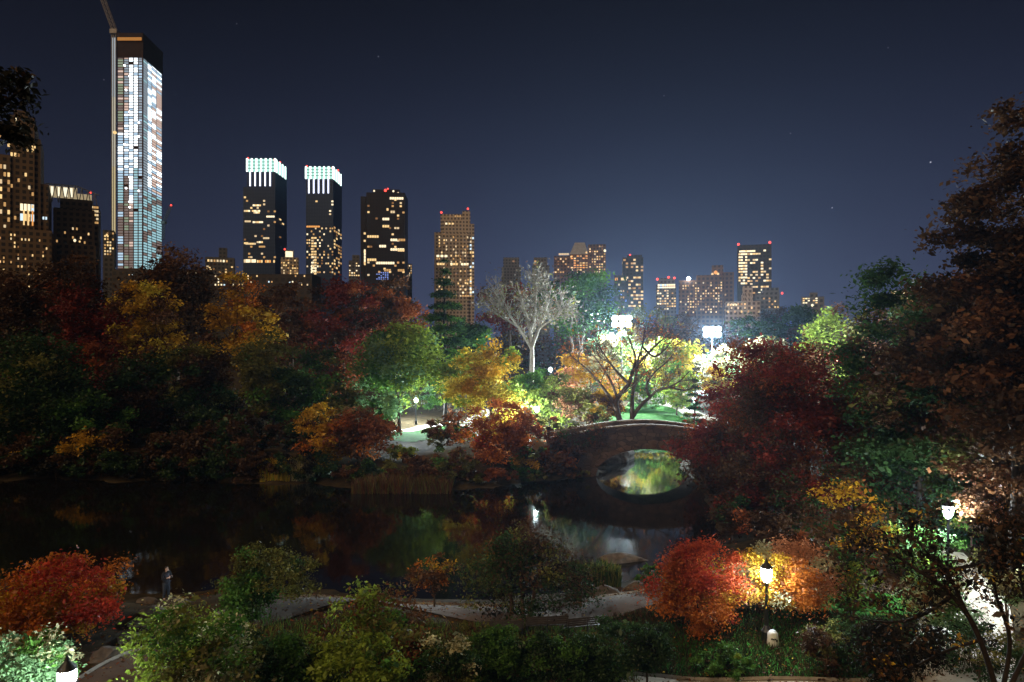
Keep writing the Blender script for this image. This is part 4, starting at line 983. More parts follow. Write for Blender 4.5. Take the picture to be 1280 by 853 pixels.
# ------------------------------------------------------------------ person with a phone on the rocks
def skin_mesh(name, verts, edges, root, mat, sub=2):
    me = bpy.data.meshes.new(name); me.from_pydata([v[:3] for v in verts], edges, [])
    o = bpy.data.objects.new(name, me); COL.objects.link(o)
    md = o.modifiers.new('skin', 'SKIN'); md.use_smooth_shade = True
    for i, v in enumerate(verts):
        r = v[3]; me.skin_vertices[0].data[i].radius = r if isinstance(r, tuple) else (r, r)
    me.skin_vertices[0].data[root].use_root = True
    sb = o.modifiers.new('sub', 'SUBSURF'); sb.levels = sub; sb.render_levels = sub
    dg = bpy.context.evaluated_depsgraph_get(); dg.update()
    m2 = bpy.data.meshes.new_from_object(o.evaluated_get(dg)); m2.name = name
    bpy.data.objects.remove(o); bpy.data.meshes.remove(me)
    m2.materials.clear(); m2.materials.append(mat); return m2
def person():
    SKIN = pmat('skin', (.50, .32, .24), rough=.6); JACK = pmat('dark_jacket', (.012, .012, .015), (.022, .022, .028), 8, .9)
    JEAN = pmat('dark_jeans', (.03, .035, .045), (.05, .055, .07), 10, .9); SHOE = pmat('tan_shoe', (.16, .11, .07), rough=.7); HAIR = pmat('dark_hair', (.015, .010, .008), rough=.6)
    Yd = 36.4; x = X(208, Yd); z = Zat(749.5, Yd)
    t = thing('person', 'person in dark jacket and jeans standing on the shore rocks holding a phone', 'person', (x, Yd, z))
    # facing +x, slightly towards the camera; body lies in local coords, forward = +x
    sk = [(0, 0, .92, (.12, .15)), (0, 0, 1.12, (.115, .15)), (.0, 0, 1.32, (.12, .17)), (.0, 0, 1.44, (.075, .12)), (.025, 0, 1.50, .055), (.045, 0, 1.575, .085), (.055, 0, 1.66, (.095, .08)), (.05, 0, 1.735, .06),
          (0, .10, .86, .095), (.02, .11, .50, .062), (-.01, .12, .10, .042), (.12, .13, .04, .036),
          (0, -.10, .86, .095), (.0, -.11, .50, .062), (-.06, -.11, .10, .042), (.07, -.12, .04, .036),
          (0, .20, 1.40, .06), (.05, .25, 1.14, .045), (.27, .13, 1.22, .034), (.33, .10, 1.25, .028),
          (0, -.20, 1.40, .06), (.05, -.25, 1.14, .045), (.27, -.10, 1.22, .034), (.33, -.07, 1.25, .028)]
    ed = [(0, 1), (1, 2), (2, 3), (3, 4), (4, 5), (5, 6), (6, 7), (0, 8), (8, 9), (9, 10), (10, 11), (0, 12), (12, 13), (13, 14), (14, 15), (3, 16), (16, 17), (17, 18), (18, 19), (3, 20), (20, 21), (21, 22), (22, 23)]
    link('body', skin_mesh('body', sk, ed, 0, SKIN), t)
    jv = [(0, 0, .80, (.15, .19)), (0, 0, .95, (.15, .19)), (0, 0, 1.10, (.145, .185)), (0, 0, 1.32, (.15, .20)), (.0, 0, 1.455, (.09, .14)), (0, .20, 1.41, .08), (.05, .26, 1.14, .065), (.24, .14, 1.21, .048), (0, -.20, 1.41, .08), (.05, -.26, 1.14, .065), (.24, -.11, 1.21, .048)]
    link('jacket', skin_mesh('jacket', jv, [(0, 1), (1, 2), (2, 3), (3, 4), (4, 5), (5, 6), (6, 7), (4, 8), (8, 9), (9, 10)], 0, JACK), t)
    tv = [(0, 0, 1.02, (.13, .16)), (0, .10, .84, .115), (.02, .11, .50, .083), (-.01, .12, .07, .062), (0, -.10, .84, .115), (0, -.11, .50, .083), (-.06, -.11, .07, .062)]
    link('trousers', skin_mesh('trousers', tv, [(0, 1), (1, 2), (2, 3), (0, 4), (4, 5), (5, 6)], 0, JEAN), t)
    for y, xx in ((.125, 0), (-.115, -.05)):
        link('shoe', skin_mesh('shoe', [(xx-.05, y, .04, (.045, .04)), (xx+.06, y, .04, (.05, .042)), (xx+.17, y, .028, (.045, .026))], [(0, 1), (1, 2)], 0, SHOE), t)
    link('hair', skin_mesh('hair', [(-.01, 0, 1.62, (.085, .09)), (.015, 0, 1.71, (.095, .09)), (.055, 0, 1.765, (.075, .065))], [(0, 1), (1, 2)], 0, HAIR), t)
    fm = MB()
    for s in (-1, 1): fm.lathe([(.002, -.014), (.013, -.006), (.013, .006), (.002, .014)], 8, c=(.138, s*.032, 1.675))
    fm.build('eyes', pmat('eye', (.03, .02, .02), rough=.3), t)
    link('nose', skin_mesh('nose', [(.14, 0, 1.68, .010), (.163, 0, 1.645, .014)], [(0, 1)], 0, SKIN, 1), t)
    fm = MB(); fm.box(.136, .147, -.026, .026, 1.600, 1.612); fm.build('mouth', pmat('lips', (.3, .1, .09), rough=.5), t)
    for s, yb in ((1, .09), (-1, -.06)):       # fingers closed round the phone
        for k in range(4):
            zz = 1.215+.024*k
            link('finger', skin_mesh('finger', [(.335, yb, zz+.01, .011), (.375, yb+s*.012, zz+.014, .010), (.405, yb-s*.012, zz+.018, .008)], [(0, 1), (1, 2)], 0, SKIN, 1), t)
        link('thumb', skin_mesh('thumb', [(.325, yb, 1.265, .012), (.345, yb-s*.02, 1.315, .011), (.362, yb-s*.035, 1.335, .009)], [(0, 1), (1, 2)], 0, SKIN, 1), t)
    t.rotation_euler[2] = math.radians(-28)
    ph = thing('phone', 'glowing phone held up by the person on the shore rocks', 'phone', t.matrix_basis @ Vector((.385, .015, 1.27)))
    ph.rotation_euler = (0, math.radians(-28), math.radians(-28))
    mb = MB(); mb.box(.0, .010, -.075, .075, -.04, .045); mb.build('case', IRON, ph)
    mb = MB(); mb.box(-.003, -.001, -.068, .068, -.034, .039); mb.build('screen', emat('phone_screen', (.75, .85, 1.0), 45, True), ph)
person()

# ------------------------------------------------------------------ skyline
WIN = dict(w3=emat('window_bright_warm', (1.0, .66, .28), 1.15), w2=emat('window_warm', (1.0, .55, .20), .62), w1=emat('window_dim_warm', (1.0, .48, .17), .26),
           h3=emat('window_white', (1.0, .82, .52), 1.5), h2=emat('window_pale', (1.0, .74, .42), .85), c3=emat('window_cool', (.70, .88, 1.0), 1.2), b2=emat('window_blue', (.30, .42, 1.0), .8),
           o3=emat('window_orange', (1.0, .42, .11), 1.0))
REDL = emat('red_beacon_light', (1.0, .07, .05), 3.0)
WMESH = {}
class Bld:
    """a building: masses given in photograph pixels at a distance, with each lit window a part"""
    def __init__(s, label, Yd, mat, cat='building', name='apartment_tower', base=0.0):
        s.Y = Yd; s.mat = mat; s.rr = random.Random(hash(label) % 1000 if False else sum(map(ord, label)))
        s.t = thing(name, label, cat, (0, Yd, 0)); s.t.location = (0, Yd, base); s.base = base; s.mb = MB(); s.wins = []; s.boxes = []
        s.xs = []
    def mass(s, x0, x1, top, depth=30, dY=0.0, bot=None):
        Y = s.Y+dY; z1 = Zat(top, Y); z0 = s.base if bot is None else Zat(bot, Y)
        s.mb.box(X(x0, Y), X(x1, Y), dY, dY+depth, z0-s.base, z1-s.base); s.xs += [X(x0, Y), X(x1, Y)]
        return s
    def grid(s, x0, x1, y0, y1, cols, rows, prob, kinds, wf=.6, hf=.55, dY=0.0, rowp=None, mask=None):
        """front face windows, x/y in photograph pixels"""
        Y = s.Y+dY
        for r in range(rows):
            pr = prob*(rowp[r % len(rowp)] if rowp else 1)
            run = 0
            for c in range(cols):
                if mask:
                    if mask[r % len(mask)][c % len(mask[0])] == '.': continue
                elif s.rr.random() > pr: continue
                cw, ch = (x1-x0)/cols, (y1-y0)/rows
                cx, cy = x0+cw*(c+.5), y0+ch*(r+.5)
                s.wins.append((X(cx, Y), dY-.12, Zat(cy, Y), cw/F*Y*wf, ch/F*Y*hf, s.rr.choice(kinds), 0))
        return s
    def side(s, xe, depth, y0, y1, cols, rows, prob, kinds, sgn=1, wf=.6, hf=.55, dY=0.0):
        """windows on the end wall that turns towards the viewer (sgn 1: right hand end)"""
        Y = s.Y+dY
        for r in range(rows):
            for c in range(cols):
                if s.rr.random() > prob: continue
                ch = (y1-y0)/rows; cy = y0+ch*(r+.5); cd = depth/cols
                s.wins.append((X(xe, Y)+.12*sgn, dY+cd*(c+.5), Zat(cy, Y), cd*wf, ch/F*Y*hf, s.rr.choice(kinds), 1))
        return s
    def beacon(s, px, py, dY=0.0, r=None):
        Y = s.Y+dY; mb = MB(); q = r or 1.2/F*Y
        mb.lathe([(q*.3, 0), (q*.9, q*.5), (q, q), (q*.8, q*1.6), (q*.2, q*2)], 8, c=(X(px, Y), dY+.5, Zat(py, Y)-s.base-q))
        mb.build('beacon', REDL, s.t); return s
    def lamp(s, px, py, kind, r=1.5, dY=-1.0):
        Y = s.Y+dY; mb = MB(); q = r/F*Y
        mb.lathe([(q*.3, -q), (q*.85, -q*.5), (q, 0), (q*.85, q*.5), (q*.3, q)], 10, c=(X(px, Y), dY, Zat(py, Y)-s.base)); mb.build('roof_lamp', WIN[kind] if isinstance(kind, str) else kind, s.t); return s
    def part(s, name, mat, mb): return mb.build(name, mat, s.t)
    def done(s, turn=.88):
        cx = sum(s.xs)/len(s.xs)
        s.t.location = (cx, s.Y, s.base)
        th = math.atan2(cx, s.Y); s.t.rotation_euler[2] = -th*turn; s.t.scale[0] = 1-(1-math.cos(th))*turn
        s.mb.v = [(p[0]-cx, p[1], p[2]) for p in s.mb.v]
        for ch in s.t.children:
            if ch.data:
                for v in ch.data.vertices: v.co.x -= cx
        s.mb.build('wall', s.mat, s.t)
        s.rr.shuffle(s.wins)
        s.wins.sort(key=lambda q: -round(q[3]*q[4]))
        rest = MB(); rm = list(WIN)
        for i, (x, y, z, w, h, k, sd) in enumerate(s.wins):
            w, h = round(w, 1), round(h, 1)
            if i < 100:
                key = (w, h, k, sd)
                if key not in WMESH:
                    mb = MB()
                    if sd: mb.box(-.1, .1, -w/2, w/2, -h/2, h/2)
                    else: mb.box(-w/2, w/2, -.1, .1, -h/2, h/2)
                    WMESH[key] = mb.mesh('window', WIN[k])
                link('window', WMESH[key], s.t, (x-cx, y, z-s.base))
            else:
                if sd: rest.box(x-cx-.1, x-cx+.1, y-w/2, y+w/2, z-s.base-h/2, z-s.base+h/2, rm.index(k))
                else: rest.box(x-cx-w/2, x-cx+w/2, y-.1, y+.1, z-s.base-h/2, z-s.base+h/2, rm.index(k))
        if rest.v: stuff(rest.build('small_windows', [WIN[k] for k in rm], s.t))
        return s.t

WARM = ['w3', 'w3', 'w2', 'w2', 'w1', 'h2']; WHITE = ['h3', 'h2', 'w3', 'w2']; DIM = ['w1', 'w1', 'w2']
GOLDS = facade('hotel_brick', (.20, .125, .062), (.03, .022, .016), 4.4, 4.0)
LIME = facade('limestone', (.55, .45, .34), (.10, .08, .07), 4.0, 4.2)
GREYB = facade('grey_masonry', (.15, .14, .13), (.04, .04, .045), 4.0, 4.0)
BRICK = facade('brown_brick', (.16, .085, .055), (.04, .03, .03), 4.0, 4.0)
GLASS = facade('dark_glass', (.022, .036, .080), (.035, .055, .11), 3.0, 4.2, (.03, .046, .10), rough=.5, spec=.25)
BRONZE = facade('bronze_glass', (.018, .010, .008), (.007, .005, .005), 3.2, 3.6, (.012, .007, .006), rough=.5, spec=.25)
DARKB = facade('dark_masonry', (.05, .038, .032), (.02, .018, .018), 4.0, 4.0)

# hotel at the left edge
b = Bld('brown stepped hotel tower at the left edge with lit windows', 450, GOLDS, name='hotel_tower')
b.mass(-30, 14, 196, 40).mass(14, 44, 146, 40, .8).mass(22, 40, 139, 25, 4).mass(44, 53, 172, 36, 2).mass(-30, 60, 286, 44, -4).mass(53, 64, 228, 40, 3)
b.grid(0, 14, 160, 290, 3, 14, .38, WARM).grid(14, 44, 175, 285, 7, 14, .10, WARM, dY=.8)
b.grid(26, 44, 253, 278, 4, 2, 1, ['h3', 'w3', 'c3'], wf=.75, hf=.7, dY=.8).grid(28, 44, 262, 282, 3, 1, 1, ['w3', 'o3'], wf=.35, hf=.95, dY=.5)
b.grid(20, 22, 149, 153, 1, 1, 1, ['h3'], wf=1, hf=1, dY=.8).grid(31, 46, 180, 190, 5, 2, .6, ['w3'], dY=.8)
b.grid(-10, 60, 292, 360, 16, 14, .17, WARM, dY=-4, wf=.4).grid(56, 63, 268, 274, 2, 1, 1, ['c3'], dY=3)
b.done()
# building with lit trusses on top
b = Bld('low brown building with a lit steel truss roof left of the skyscraper', 490, GOLDS, name='truss_roof_building')
b.mass(68, 118, 262, 30).mass(79, 118, 250, 26, 3).mass(118, 128, 256, 30, 5).mass(70, 114, 306, 20, -6)
b.grid(70, 118, 284, 306, 10, 4, .28, WARM, wf=.4).grid(118, 128, 256, 280, 3, 5, .9, ['w3', 'h2', 'w2'], wf=.9, hf=.55, dY=5).lamp(87, 301, 'h3', 1.8, -7).lamp(93, 302, 'w3', 1.2, -7)
mb = MB(); Y = 498
for i in range(8):
    xa, xb = 66+i*8, 70+i*8; 
    for p, q in (((xa, 256), (xb, 234)), ((xb, 234), (xa+8, 256))): mb.tube([(X(p[0], Y), 8, Zat(p[1]+(i > 4)*(i-4)*2.2, Y)), (X(q[0], Y), 8, Zat(q[1]+(i > 4)*(i-4)*2.2, Y))], .35, 4)
mb.tube([(X(66, Y), 8, Zat(234, Y)), (X(104, Y), 8, Zat(234, Y)), (X(131, Y), 8, Zat(243, Y))], .4, 4)
b.part('roof_truss', pmat('white_steel', (.5, .5, .52), rough=.5), mb)
mb = MB(); mb.box(X(67, 500), X(106, 500), 11, 11.4, Zat(250, 500), Zat(236, 500)); mb.box(X(106, 500), X(124, 500), 11, 11.4, Zat(252, 500), Zat(243, 500))
b.part('roof_glazing', emat('roof_glow', (1.0, .78, .45), .38), mb)
mb = MB()
for q, w in ((76, 3), (84, 2), (92, 5), (99, 3)): mb.box(X(q-w/2, 500), X(q+w/2, 500), 10.5, 10.9, Zat(248, 500), Zat(237, 500))
b.part('lit_pane', emat('pane_glow', (1.0, .9, .65), 1.3), mb); b.beacon(121, 240, 8, .8)
b.done()
# small lit block
b = Bld('low block crowded with lights just left of the skyscraper base', 560, GREYB); b.mass(129, 143, 288, 25).grid(130, 143, 290, 320, 4, 8, .7, WHITE+WARM, wf=.6).lamp(133, 294, 'w3', 1.4); b.done()

# the skyscraper under construction
def skyscraper():
    Y0 = 650; lab = 'tallest glass skyscraper under construction, floors blazing white, crane on top'
    zt = Zat(42, Y0); t = thing('skyscraper', lab, 'skyscraper', (X(162, Y0), Y0, 0)); cx = X(162, Y0)
    xa, xb = X(147, Y0)-cx, X(179, Y0)-cx
    # plan: front face xa..xb at y=0, then an oblique right face receding to (xc, 42)
    xc = X(203, Y0+42)-cx; xa2 = xa
    pl = [(xa, 0), (xb, 0), (xc, 42), (xa+4, 42)]
    core = pmat('concrete_core', (.055, .036, .030), (.085, .055, .045), .2, .9); slabm = pmat('slab_edge', (.16, .085, .06), (.11, .07, .055), .3, .9)
    cocoon = pmat('dark_red_cocoon', (.035, .018, .016), (.022, .014, .013), .3, .9)
    def prism(mb, pl, z0, z1, inset=0.0, mi=0):
        c = Vector((sum(p[0] for p in pl)/len(pl), sum(p[1] for p in pl)/len(pl)))
        q = [c+(Vector(p)-c)*(1-inset) for p in pl]; n = len(q)
        mb.add([(p.x, p.y, z0) for p in q]+[(p.x, p.y, z1) for p in q], [tuple(range(n))[::-1], tuple(range(n, 2*n))]+[(i, (i+1) % n, n+(i+1) % n, n+i) for i in range(n)], mi)
    mb = MB(); prism(mb, pl, 0, zt-22, .05); mb.build('core', core, t)
    z0, z1 = Zat(336, Y0), Zat(64, Y0); nf = 80; fh = (z1-z0)/nf
    mb = MB()
    for i in range(nf+1): prism(mb, pl, z0+i*fh-.42, z0+i*fh+.30, -.008)
    mb.build('floor_slab', slabm, t)
    mb = MB(); prism(mb, pl, zt-23.5, zt-6, -.03); prism(mb, pl, zt-5.9, zt, -.045); mb.build('cocoon', cocoon, t)
    mb = MB(); mb.box(xa+1, xb-.5, -1.9, -1.6, zt-7.6, zt-4.6); mb.build('cocoon_light', emat('cocoon_glow', (1.0, .42, .10), .42), t)
    em = [emat('work_white', (.82, .93, 1.0), 2.6), emat('work_blue', (.55, .76, .95), .95), emat('work_teal', (.46, .78, .86), .8), emat('work_pink', (1.0, .72, .60), .8), emat('work_green', (.55, .66, .46), .5),
          emat('work_dim', (.50, .38, .34), .42), emat('work_grey', (.55, .66, .76), .55), emat('work_spot', (.9, .97, 1.0), 6.0)]
    rr = random.Random(4)
    # bays: (from, to) as a fraction of the front face, then of the oblique face
    fb = [(.02, .22), (.27, .43), (.46, .61), (.645, .79), (.83, .98)]; sb = [(.02, .2), (.23, .42), (.45, .66), (.69, .96)]
    for i in range(nf):
        mb = MB(); zc0, zc1 = z0+i*fh+.3, z0+(i+1)*fh-.42; h = i/nf      # 0 bottom, 1 top
        def pick(face, k):
            r = rr.random()
            if face == 0:
                if h < .30: return [5, 4, 5, 2, 2][k] if r < .6 else [1, 5, 3, 2, 2][k]
                if k == 0: return (3 if r < .3 else 4 if r < .6 else 5) if h > .62 else (2 if h < .40 else 0 if r < .35 else 1)
                if k == 1: return (3 if r < .5 else 6) if h > .72 else (0 if r < .4 else 1) if h > .42 else 5
                if k == 2: return 0 if r < .8 else 1
                if k == 3: return (0 if r < .85 else 1) if h > .45 else (1 if r < .6 else 2)
                return 6 if r < .75 else 1
            if h < .36: return 2 if r < .8 else 5
            if k == 0: return 6 if r < .75 else 2
            if k == 1: return 0 if r < .8 else 1
            if k == 2: return 3 if r < .35 else 0 if r < .8 else 1
            return 3 if r < .5 else 0 if r < .75 else 1
        for k, (a, c) in enumerate(fb):
            x0, x1 = xa+(xb-xa)*a, xa+(xb-xa)*c; m = (x0+x1)/2
            for u, w in ((x0, x1),):
                if rr.random() < .02: continue
                mb.add([(u, -.06, zc0), (w, -.06, zc0), (w, -.06, zc1), (u, -.06, zc1)], [(0, 1, 2, 3)], pick(0, k))
        for k, (a, c) in enumerate(sb):
            p0 = Vector((xb, 0)).lerp(Vector((xc, 42)), a); p1 = Vector((xb, 0)).lerp(Vector((xc, 42)), c)
            nrm = Vector((42, -(xc-xb))).normalized()*.06
            mb.add([(p0.x+nrm.x, p0.y+nrm.y, zc0), (p1.x+nrm.x, p1.y+nrm.y, zc0), (p1.x+nrm.x, p1.y+nrm.y, zc1), (p0.x+nrm.x, p0.y+nrm.y, zc1)], [(0, 1, 2, 3)], pick(1, k))
        if rr.random() < .28 and .25 < h < .98:
            a = rr.choice((.3, .36, .5, .58, .72, .86)); x0 = xa+(xb-xa)*a
            mb.lathe([(.1, -.9), (.8, -.5), (.95, 0), (.8, .5), (.1, .9)], 8, 7, c=(x0, -1.1, (zc0+zc1)/2))
        mb.build('lit_storey', em, t)
    # builders' hoist up the left edge
    hx0, hx1 = X(141.5, Y0)-cx, X(145.6, Y0)-cx
    mb = MB()
    for i in range(58):
        za = Zat(300, Y0)+i*(Zat(48, Y0)-Zat(300, Y0))/58; zb = za+3.1
        w = min(1, max(0, i/58)); mb.box(hx0, hx1, -1.4, -.3, za, zb, 0 if i > 40 else 1 if i > 20 else 2)
    mb.build('hoist_lights', [emat('hoist_white', (.72, .80, .86), .50), emat('hoist_cream', (.95, .88, .70), .55), emat('hoist_yellow', (1.0, .82, .45), .60)], t)
    mb = MB()
    for px in (141.0, 143.5, 146.2): mb.box(X(px, Y0)-cx-.3, X(px, Y0)-cx+.3, -1.9, -1.5, 0, Zat(45, Y0))
    mb.build('hoist_mast', pmat('hoist_steel', (.22, .21, .2), rough=.5), t)
    mb = MB(); mb.lathe([(.2, -1.6), (1.5, -.8), (1.8, 0), (1.5, .8), (.2, 1.6)], 8, c=(hx1, -2.5, Zat(167, Y0))); mb.build('hoist_lamp', WIN['w3'], t)
    # light strip
    mb = MB(); mb.tube([(xb, -1.0, z0), (xb, -1.0, z1)], .5, 4); mb.build('corner_column', slabm, t)
skyscraper()
def crane(label, pts, Yd, wd, red=None):
    P = [W(*p, Yd) for p in pts]; steel = pmat('crane_steel', (.38, .36, .33), (.25, .22, .2), .5, .6)
    b = P[0]; t = thing('tower_crane', label, 'crane', tuple(b))
    for seg, nm in ((P[0:2], 'tower'), (P[1:3], 'jib')):
        mb = MB(); a, c = seg[0]-b, seg[1]-b; d = (c-a).normalized(); n = max(4, int((c-a).length/(wd*1.3)))
        u = Vector((0, 1, 0)); v = d.cross(u).normalized()
        off = [(u+v)*wd/2, (u-v)*wd/2, (-u-v)*wd/2, (v-u)*wd/2]
        for o in off: mb.tube([a+o, c+o], wd*.09, 4)
        for i in range(n):
            p, q = a.lerp(c, i/n), a.lerp(c, (i+1)/n)
            for k in range(4): mb.tube([p+off[k], q+off[(k+1) % 4]], wd*.06, 4)
        mb.build(nm, steel, t)
    mb = MB(); q = P[1]-b; mb.box(q.x-wd, q.x+wd, q.y-wd, q.y+wd, q.z-wd*.8, q.z+wd*.4); mb.build('cab', steel, t)
    if red is not None:
        mb = MB(); q = P[2]-b; mb.lathe([(.3, -1), (1, 0), (.3, 1)], 8, c=tuple(q)); mb.build('beacon', REDL, t)
crane('lattice crane leaning over the top of the white-lit skyscraper', [(144.5, 60), (144, 40), (124, -14)], 660, 3.4)
crane('small crane with red light beside the foot of the skyscraper', [(204, 300), (205, 278), (214, 257)], 690, 2.0, 1)

# twin towers with lit crowns
TEAL = emat('crown_teal', (.50, .95, .80), 1.0); FIN = emat('crown_fin', (.80, 1.0, .95), 3.2); STRIP = emat('crown_strip', (.74, .78, 1.0), 2.6)
def twin(label, Yd, x0, x1, xs, top, crown_h, shoulder, dep, spec):
    b = Bld(label, Yd, GLASS, name='glass_tower', cat='tower')
    b.mass(x0, x1, top+crown_h, dep)
    if shoulder: b.mass(shoulder[0], x0, shoulder[1], dep*.8, .5)
    x0m, x1m = X(x0, Yd), X(x1, Yd); z0, z1 = Zat(top+crown_h, Yd)+.2, Zat(top, Yd)
    mb = MB(); mb.box(x0m+.4, x1m-.4, .4, dep-.4, z0, z1); b.part('crown', TEAL, mb)
    n = 6
    for i in range(n+1):
        x = x0m+(x1m-x0m)*i/n; mb = MB(); mb.box(x-.9, x+.9, -.5, .39, z0, z1+.6); b.part('crown_fin', FIN, mb)
    for k in range(4): mb = MB(); mb.box(x1m-.39, x1m+.4, dep*(k+.5)/4-.8, dep*(k+.5)/4+.8, z0, z1+.4); b.part('crown_fin', FIN, mb)
    mb = MB()
    for k in range(1, 4): zz = z0+(z1-z0)*k/4; mb.box(x0m, x1m, -.8, -.55, zz-.35, zz+.35)
    b.part('crown_rail', pmat('crown_metal', (.10, .16, .16), rough=.5), mb)
    zb = Zat(top+crown_h+18, Yd)
    for i in range(5):
        x = x0m+(x1m-x0m)*(i+.62)/5.6; mb = MB(); mb.box(x-.75, x+.75, -.5, -.15, zb, z0-.3); b.part('light_strip', STRIP, mb)
    b.beacon(x0+1, top-1).beacon(x1-1, top+1).beacon(x1+6, top+4, dep*.6)
    spec(b); b.done(0)
def sp1(b):
    b.grid(305, 345, 236, 324, 15, 20, .085, WHITE+WARM, wf=.95, hf=.5)
    for x, y, n in ((316, 257, 4), (305, 264, 3), (315, 264, 4), (317, 266, 3), (333, 271, 4), (306, 277, 3), (316, 278, 5), (321, 303, 3), (307, 305, 5), (329, 298, 3)): b.grid(x, x+n*2.6, y-1.5, y+1.5, n, 1, 1, ['h2', 'h3', 'w3'], wf=.95, hf=.75)
    b.grid(305, 320, 324, 329, 6, 1, 1, ['h3', 'h2'], wf=1, hf=.8).grid(321, 344, 325, 329, 9, 1, .8, ['o3', 'w3'], wf=.8, hf=.8).side(345, 40, 270, 300, 4, 8, .12, WARM)
twin('left twin glass tower with glowing teal crown', 805, 309, 344, 357, 199, 16, (304, 234), 42, sp1)
def sp2(b):
    b.grid(383, 417, 246, 282, 12, 9, .06, WHITE, wf=.9, hf=.5)
    b.grid(383, 417, 284, 346, 13, 17, .34, WHITE+WARM, wf=.7, hf=.55).grid(389, 396, 296, 344, 2, 14, .85, ['h3', 'w3', 'h2'], wf=.85, hf=.6).side(417, 40, 282, 344, 4, 15, .5, WARM)
    b.grid(383, 400, 282, 285, 6, 1, .9, ['h2', 'o3'], wf=.9, hf=.7)
twin('right twin glass tower with glowing teal crown and busy lower floors', 815, 382.5, 416.5, 427, 209, 15, None, 42, sp2)
b = Bld('small beige block with white lit cap between the twin towers', 760, LIME); b.mass(351, 373, 322, 26).mass(357, 368, 313, 14, 3).grid(351, 373, 324, 350, 8, 8, .45, WARM)
b.grid(358, 367, 314, 322, 3, 1, 1, ['h3'], wf=1.0, hf=.9, dY=3).beacon(357, 312, 3); b.done()
b = Bld('pale office block with lit cornice left of the twin towers', 700, GREYB); b.mass(257, 293, 322, 26).mass(275, 285, 310, 12, 3).grid(259, 293, 323, 330, 9, 1, .75, WHITE, hf=.4).lamp(262, 336, 'w3', 1.6).grid(258, 292, 332, 352, 9, 6, .25, WARM); b.done()

# bronze tower
b = Bld('dark bronze glass tower with red roof lights', 735, BRONZE, name='glass_tower', cat='tower')
b.mass(458, 506, 241, 36).mass(451, 457.4, 246, 30, .6).mass(466, 500, 237, 26, 5)
b.grid(459, 506, 244, 346, 14, 26, .07, WARM, wf=.8, hf=.6)
for x, y, n, k in ((487, 248, 6, 'h3'), (483, 262, 1, 'w3'), (488, 265, 2, 'h2'), (478, 274, 3, 'h3'), (478, 283, 3, 'w3'), (459, 296, 5, 'w3'), (488, 300, 3, 'h3'), (498, 300, 3, 'w2'), (474, 308, 3, 'h3'), (488, 312, 6, 'h3'), (497, 313, 3, 'w3'),
                   (459, 325, 4, 'w3'), (470, 329, 8, 'h3'), (497, 338, 3, 'w2'), (480, 338, 3, 'w2')): b.grid(x, x+n*2.9, y-1.8, y+1.8, n, 1, 1, [k], wf=.85, hf=.85)
b.grid(452, 457.5, 290, 345, 2, 12, .35, ['w3', 'w2'], wf=.9, dY=.6).grid(455, 457.5, 312, 332, 1, 5, 1, ['h3', 'w3'], wf=.8, hf=.9, dY=.6)
b.grid(470, 486, 340, 350, 6, 5, .75, ['b2'], wf=.6, hf=.6).lamp(468, 239, 'h3', 1.2, 4).lamp(492, 239, 'h3', 1.3, 4).lamp(498, 241, 'h2', 1, 4)
b.beacon(482, 238, 4, 1.5).beacon(485, 236, 4, .9)
b.done(.3)
b = Bld('small grey block left of the bronze tower', 800, GREYB); b.mass(436, 450, 326, 25).mass(441, 450, 319, 20, 3).grid(436, 450, 328, 346, 5, 6, .4, WHITE); b.done()
b = Bld('little lit block right of the bronze tower', 790, GREYB); b.mass(509, 515, 330, 20).grid(509, 515, 331, 346, 3, 5, .6, WHITE); b.done()

# beige stepped tower
b = Bld('beige limestone apartment tower with stepped top and two red lights', 790, LIME)
b.mass(543, 586, 291, 34).mass(551, 586, 268, 30, 3).mass(578, 588, 264, 22, 1.2, 300).mass(586, 593, 280, 30, 2).mass(553, 580, 276, 28, .8, 295)
b.grid(545, 586, 291, 372, 14, 21, .22, WARM+['h2'], wf=.55, hf=.55).grid(587, 593, 282, 372, 2, 20, .5, ['w3', 'h2', 'c3'], wf=.7, dY=2).grid(556, 580, 278, 282, 6, 1, .8, ['h3', 'w3'], dY=.8)
b.grid(546, 586, 328, 333, 12, 1, .7, ['w3', 'h3'], wf=.8).grid(545, 560, 318, 323, 3, 1, .8, ['h3'], wf=.7).grid(559, 577, 269, 272, 6, 1, .8, ['w2', 'w1'], dY=3).grid(574, 590, 348, 372, 5, 6, .6, WHITE, wf=.7)
b.grid(546, 586, 270, 292, 1, 1, 0, WARM).beacon(552, 266, 3, 1.2).beacon(585, 261, 1.2, 1.2)
b.done()

# small far blocks and the apartment houses on the right
b = Bld('leftmost of two plain grey blocks over the tree tops', 900, GREYB); b.mass(629, 649, 322, 25).mass(627, 651, 334, 30, -2).grid(630, 649, 325, 340, 4, 4, .08, DIM); b.done()
b = Bld('plain grey block over the trees left of the copper lit house', 900, GREYB); b.mass(667, 684, 322, 25).mass(665, 687, 332, 30, -2).grid(667, 684, 325, 340, 4, 4, .08, DIM); b.done()
b = Bld('large brown apartment house with copper uplights and pitched roof', 820, BRICK)
b.mass(712, 735, 318, 34, 2).mass(735, 757, 306, 34).mass(692, 712, 320, 30, 3)
zr = Zat(318, 822); zt = Zat(302, 822); x0, x1 = X(712, 822), X(735, 822)
mb = MB(); mb.add([(x0, 2, zr+.01), (x1, 2, zr+.01), (x1, 34, zr+.01), (x0, 34, zr+.01), (x0+6, 12, zt), (x1-4, 12, zt), (x1-4, 26, zt), (x0+6, 26, zt)], [(0, 1, 5, 4), (1, 2, 6, 5), (2, 3, 7, 6), (3, 0, 4, 7), (4, 5, 6, 7)])
b.part('roof', pmat('slate_roof', (.20, .19, .18), (.28, .27, .25), .3, .8), mb)
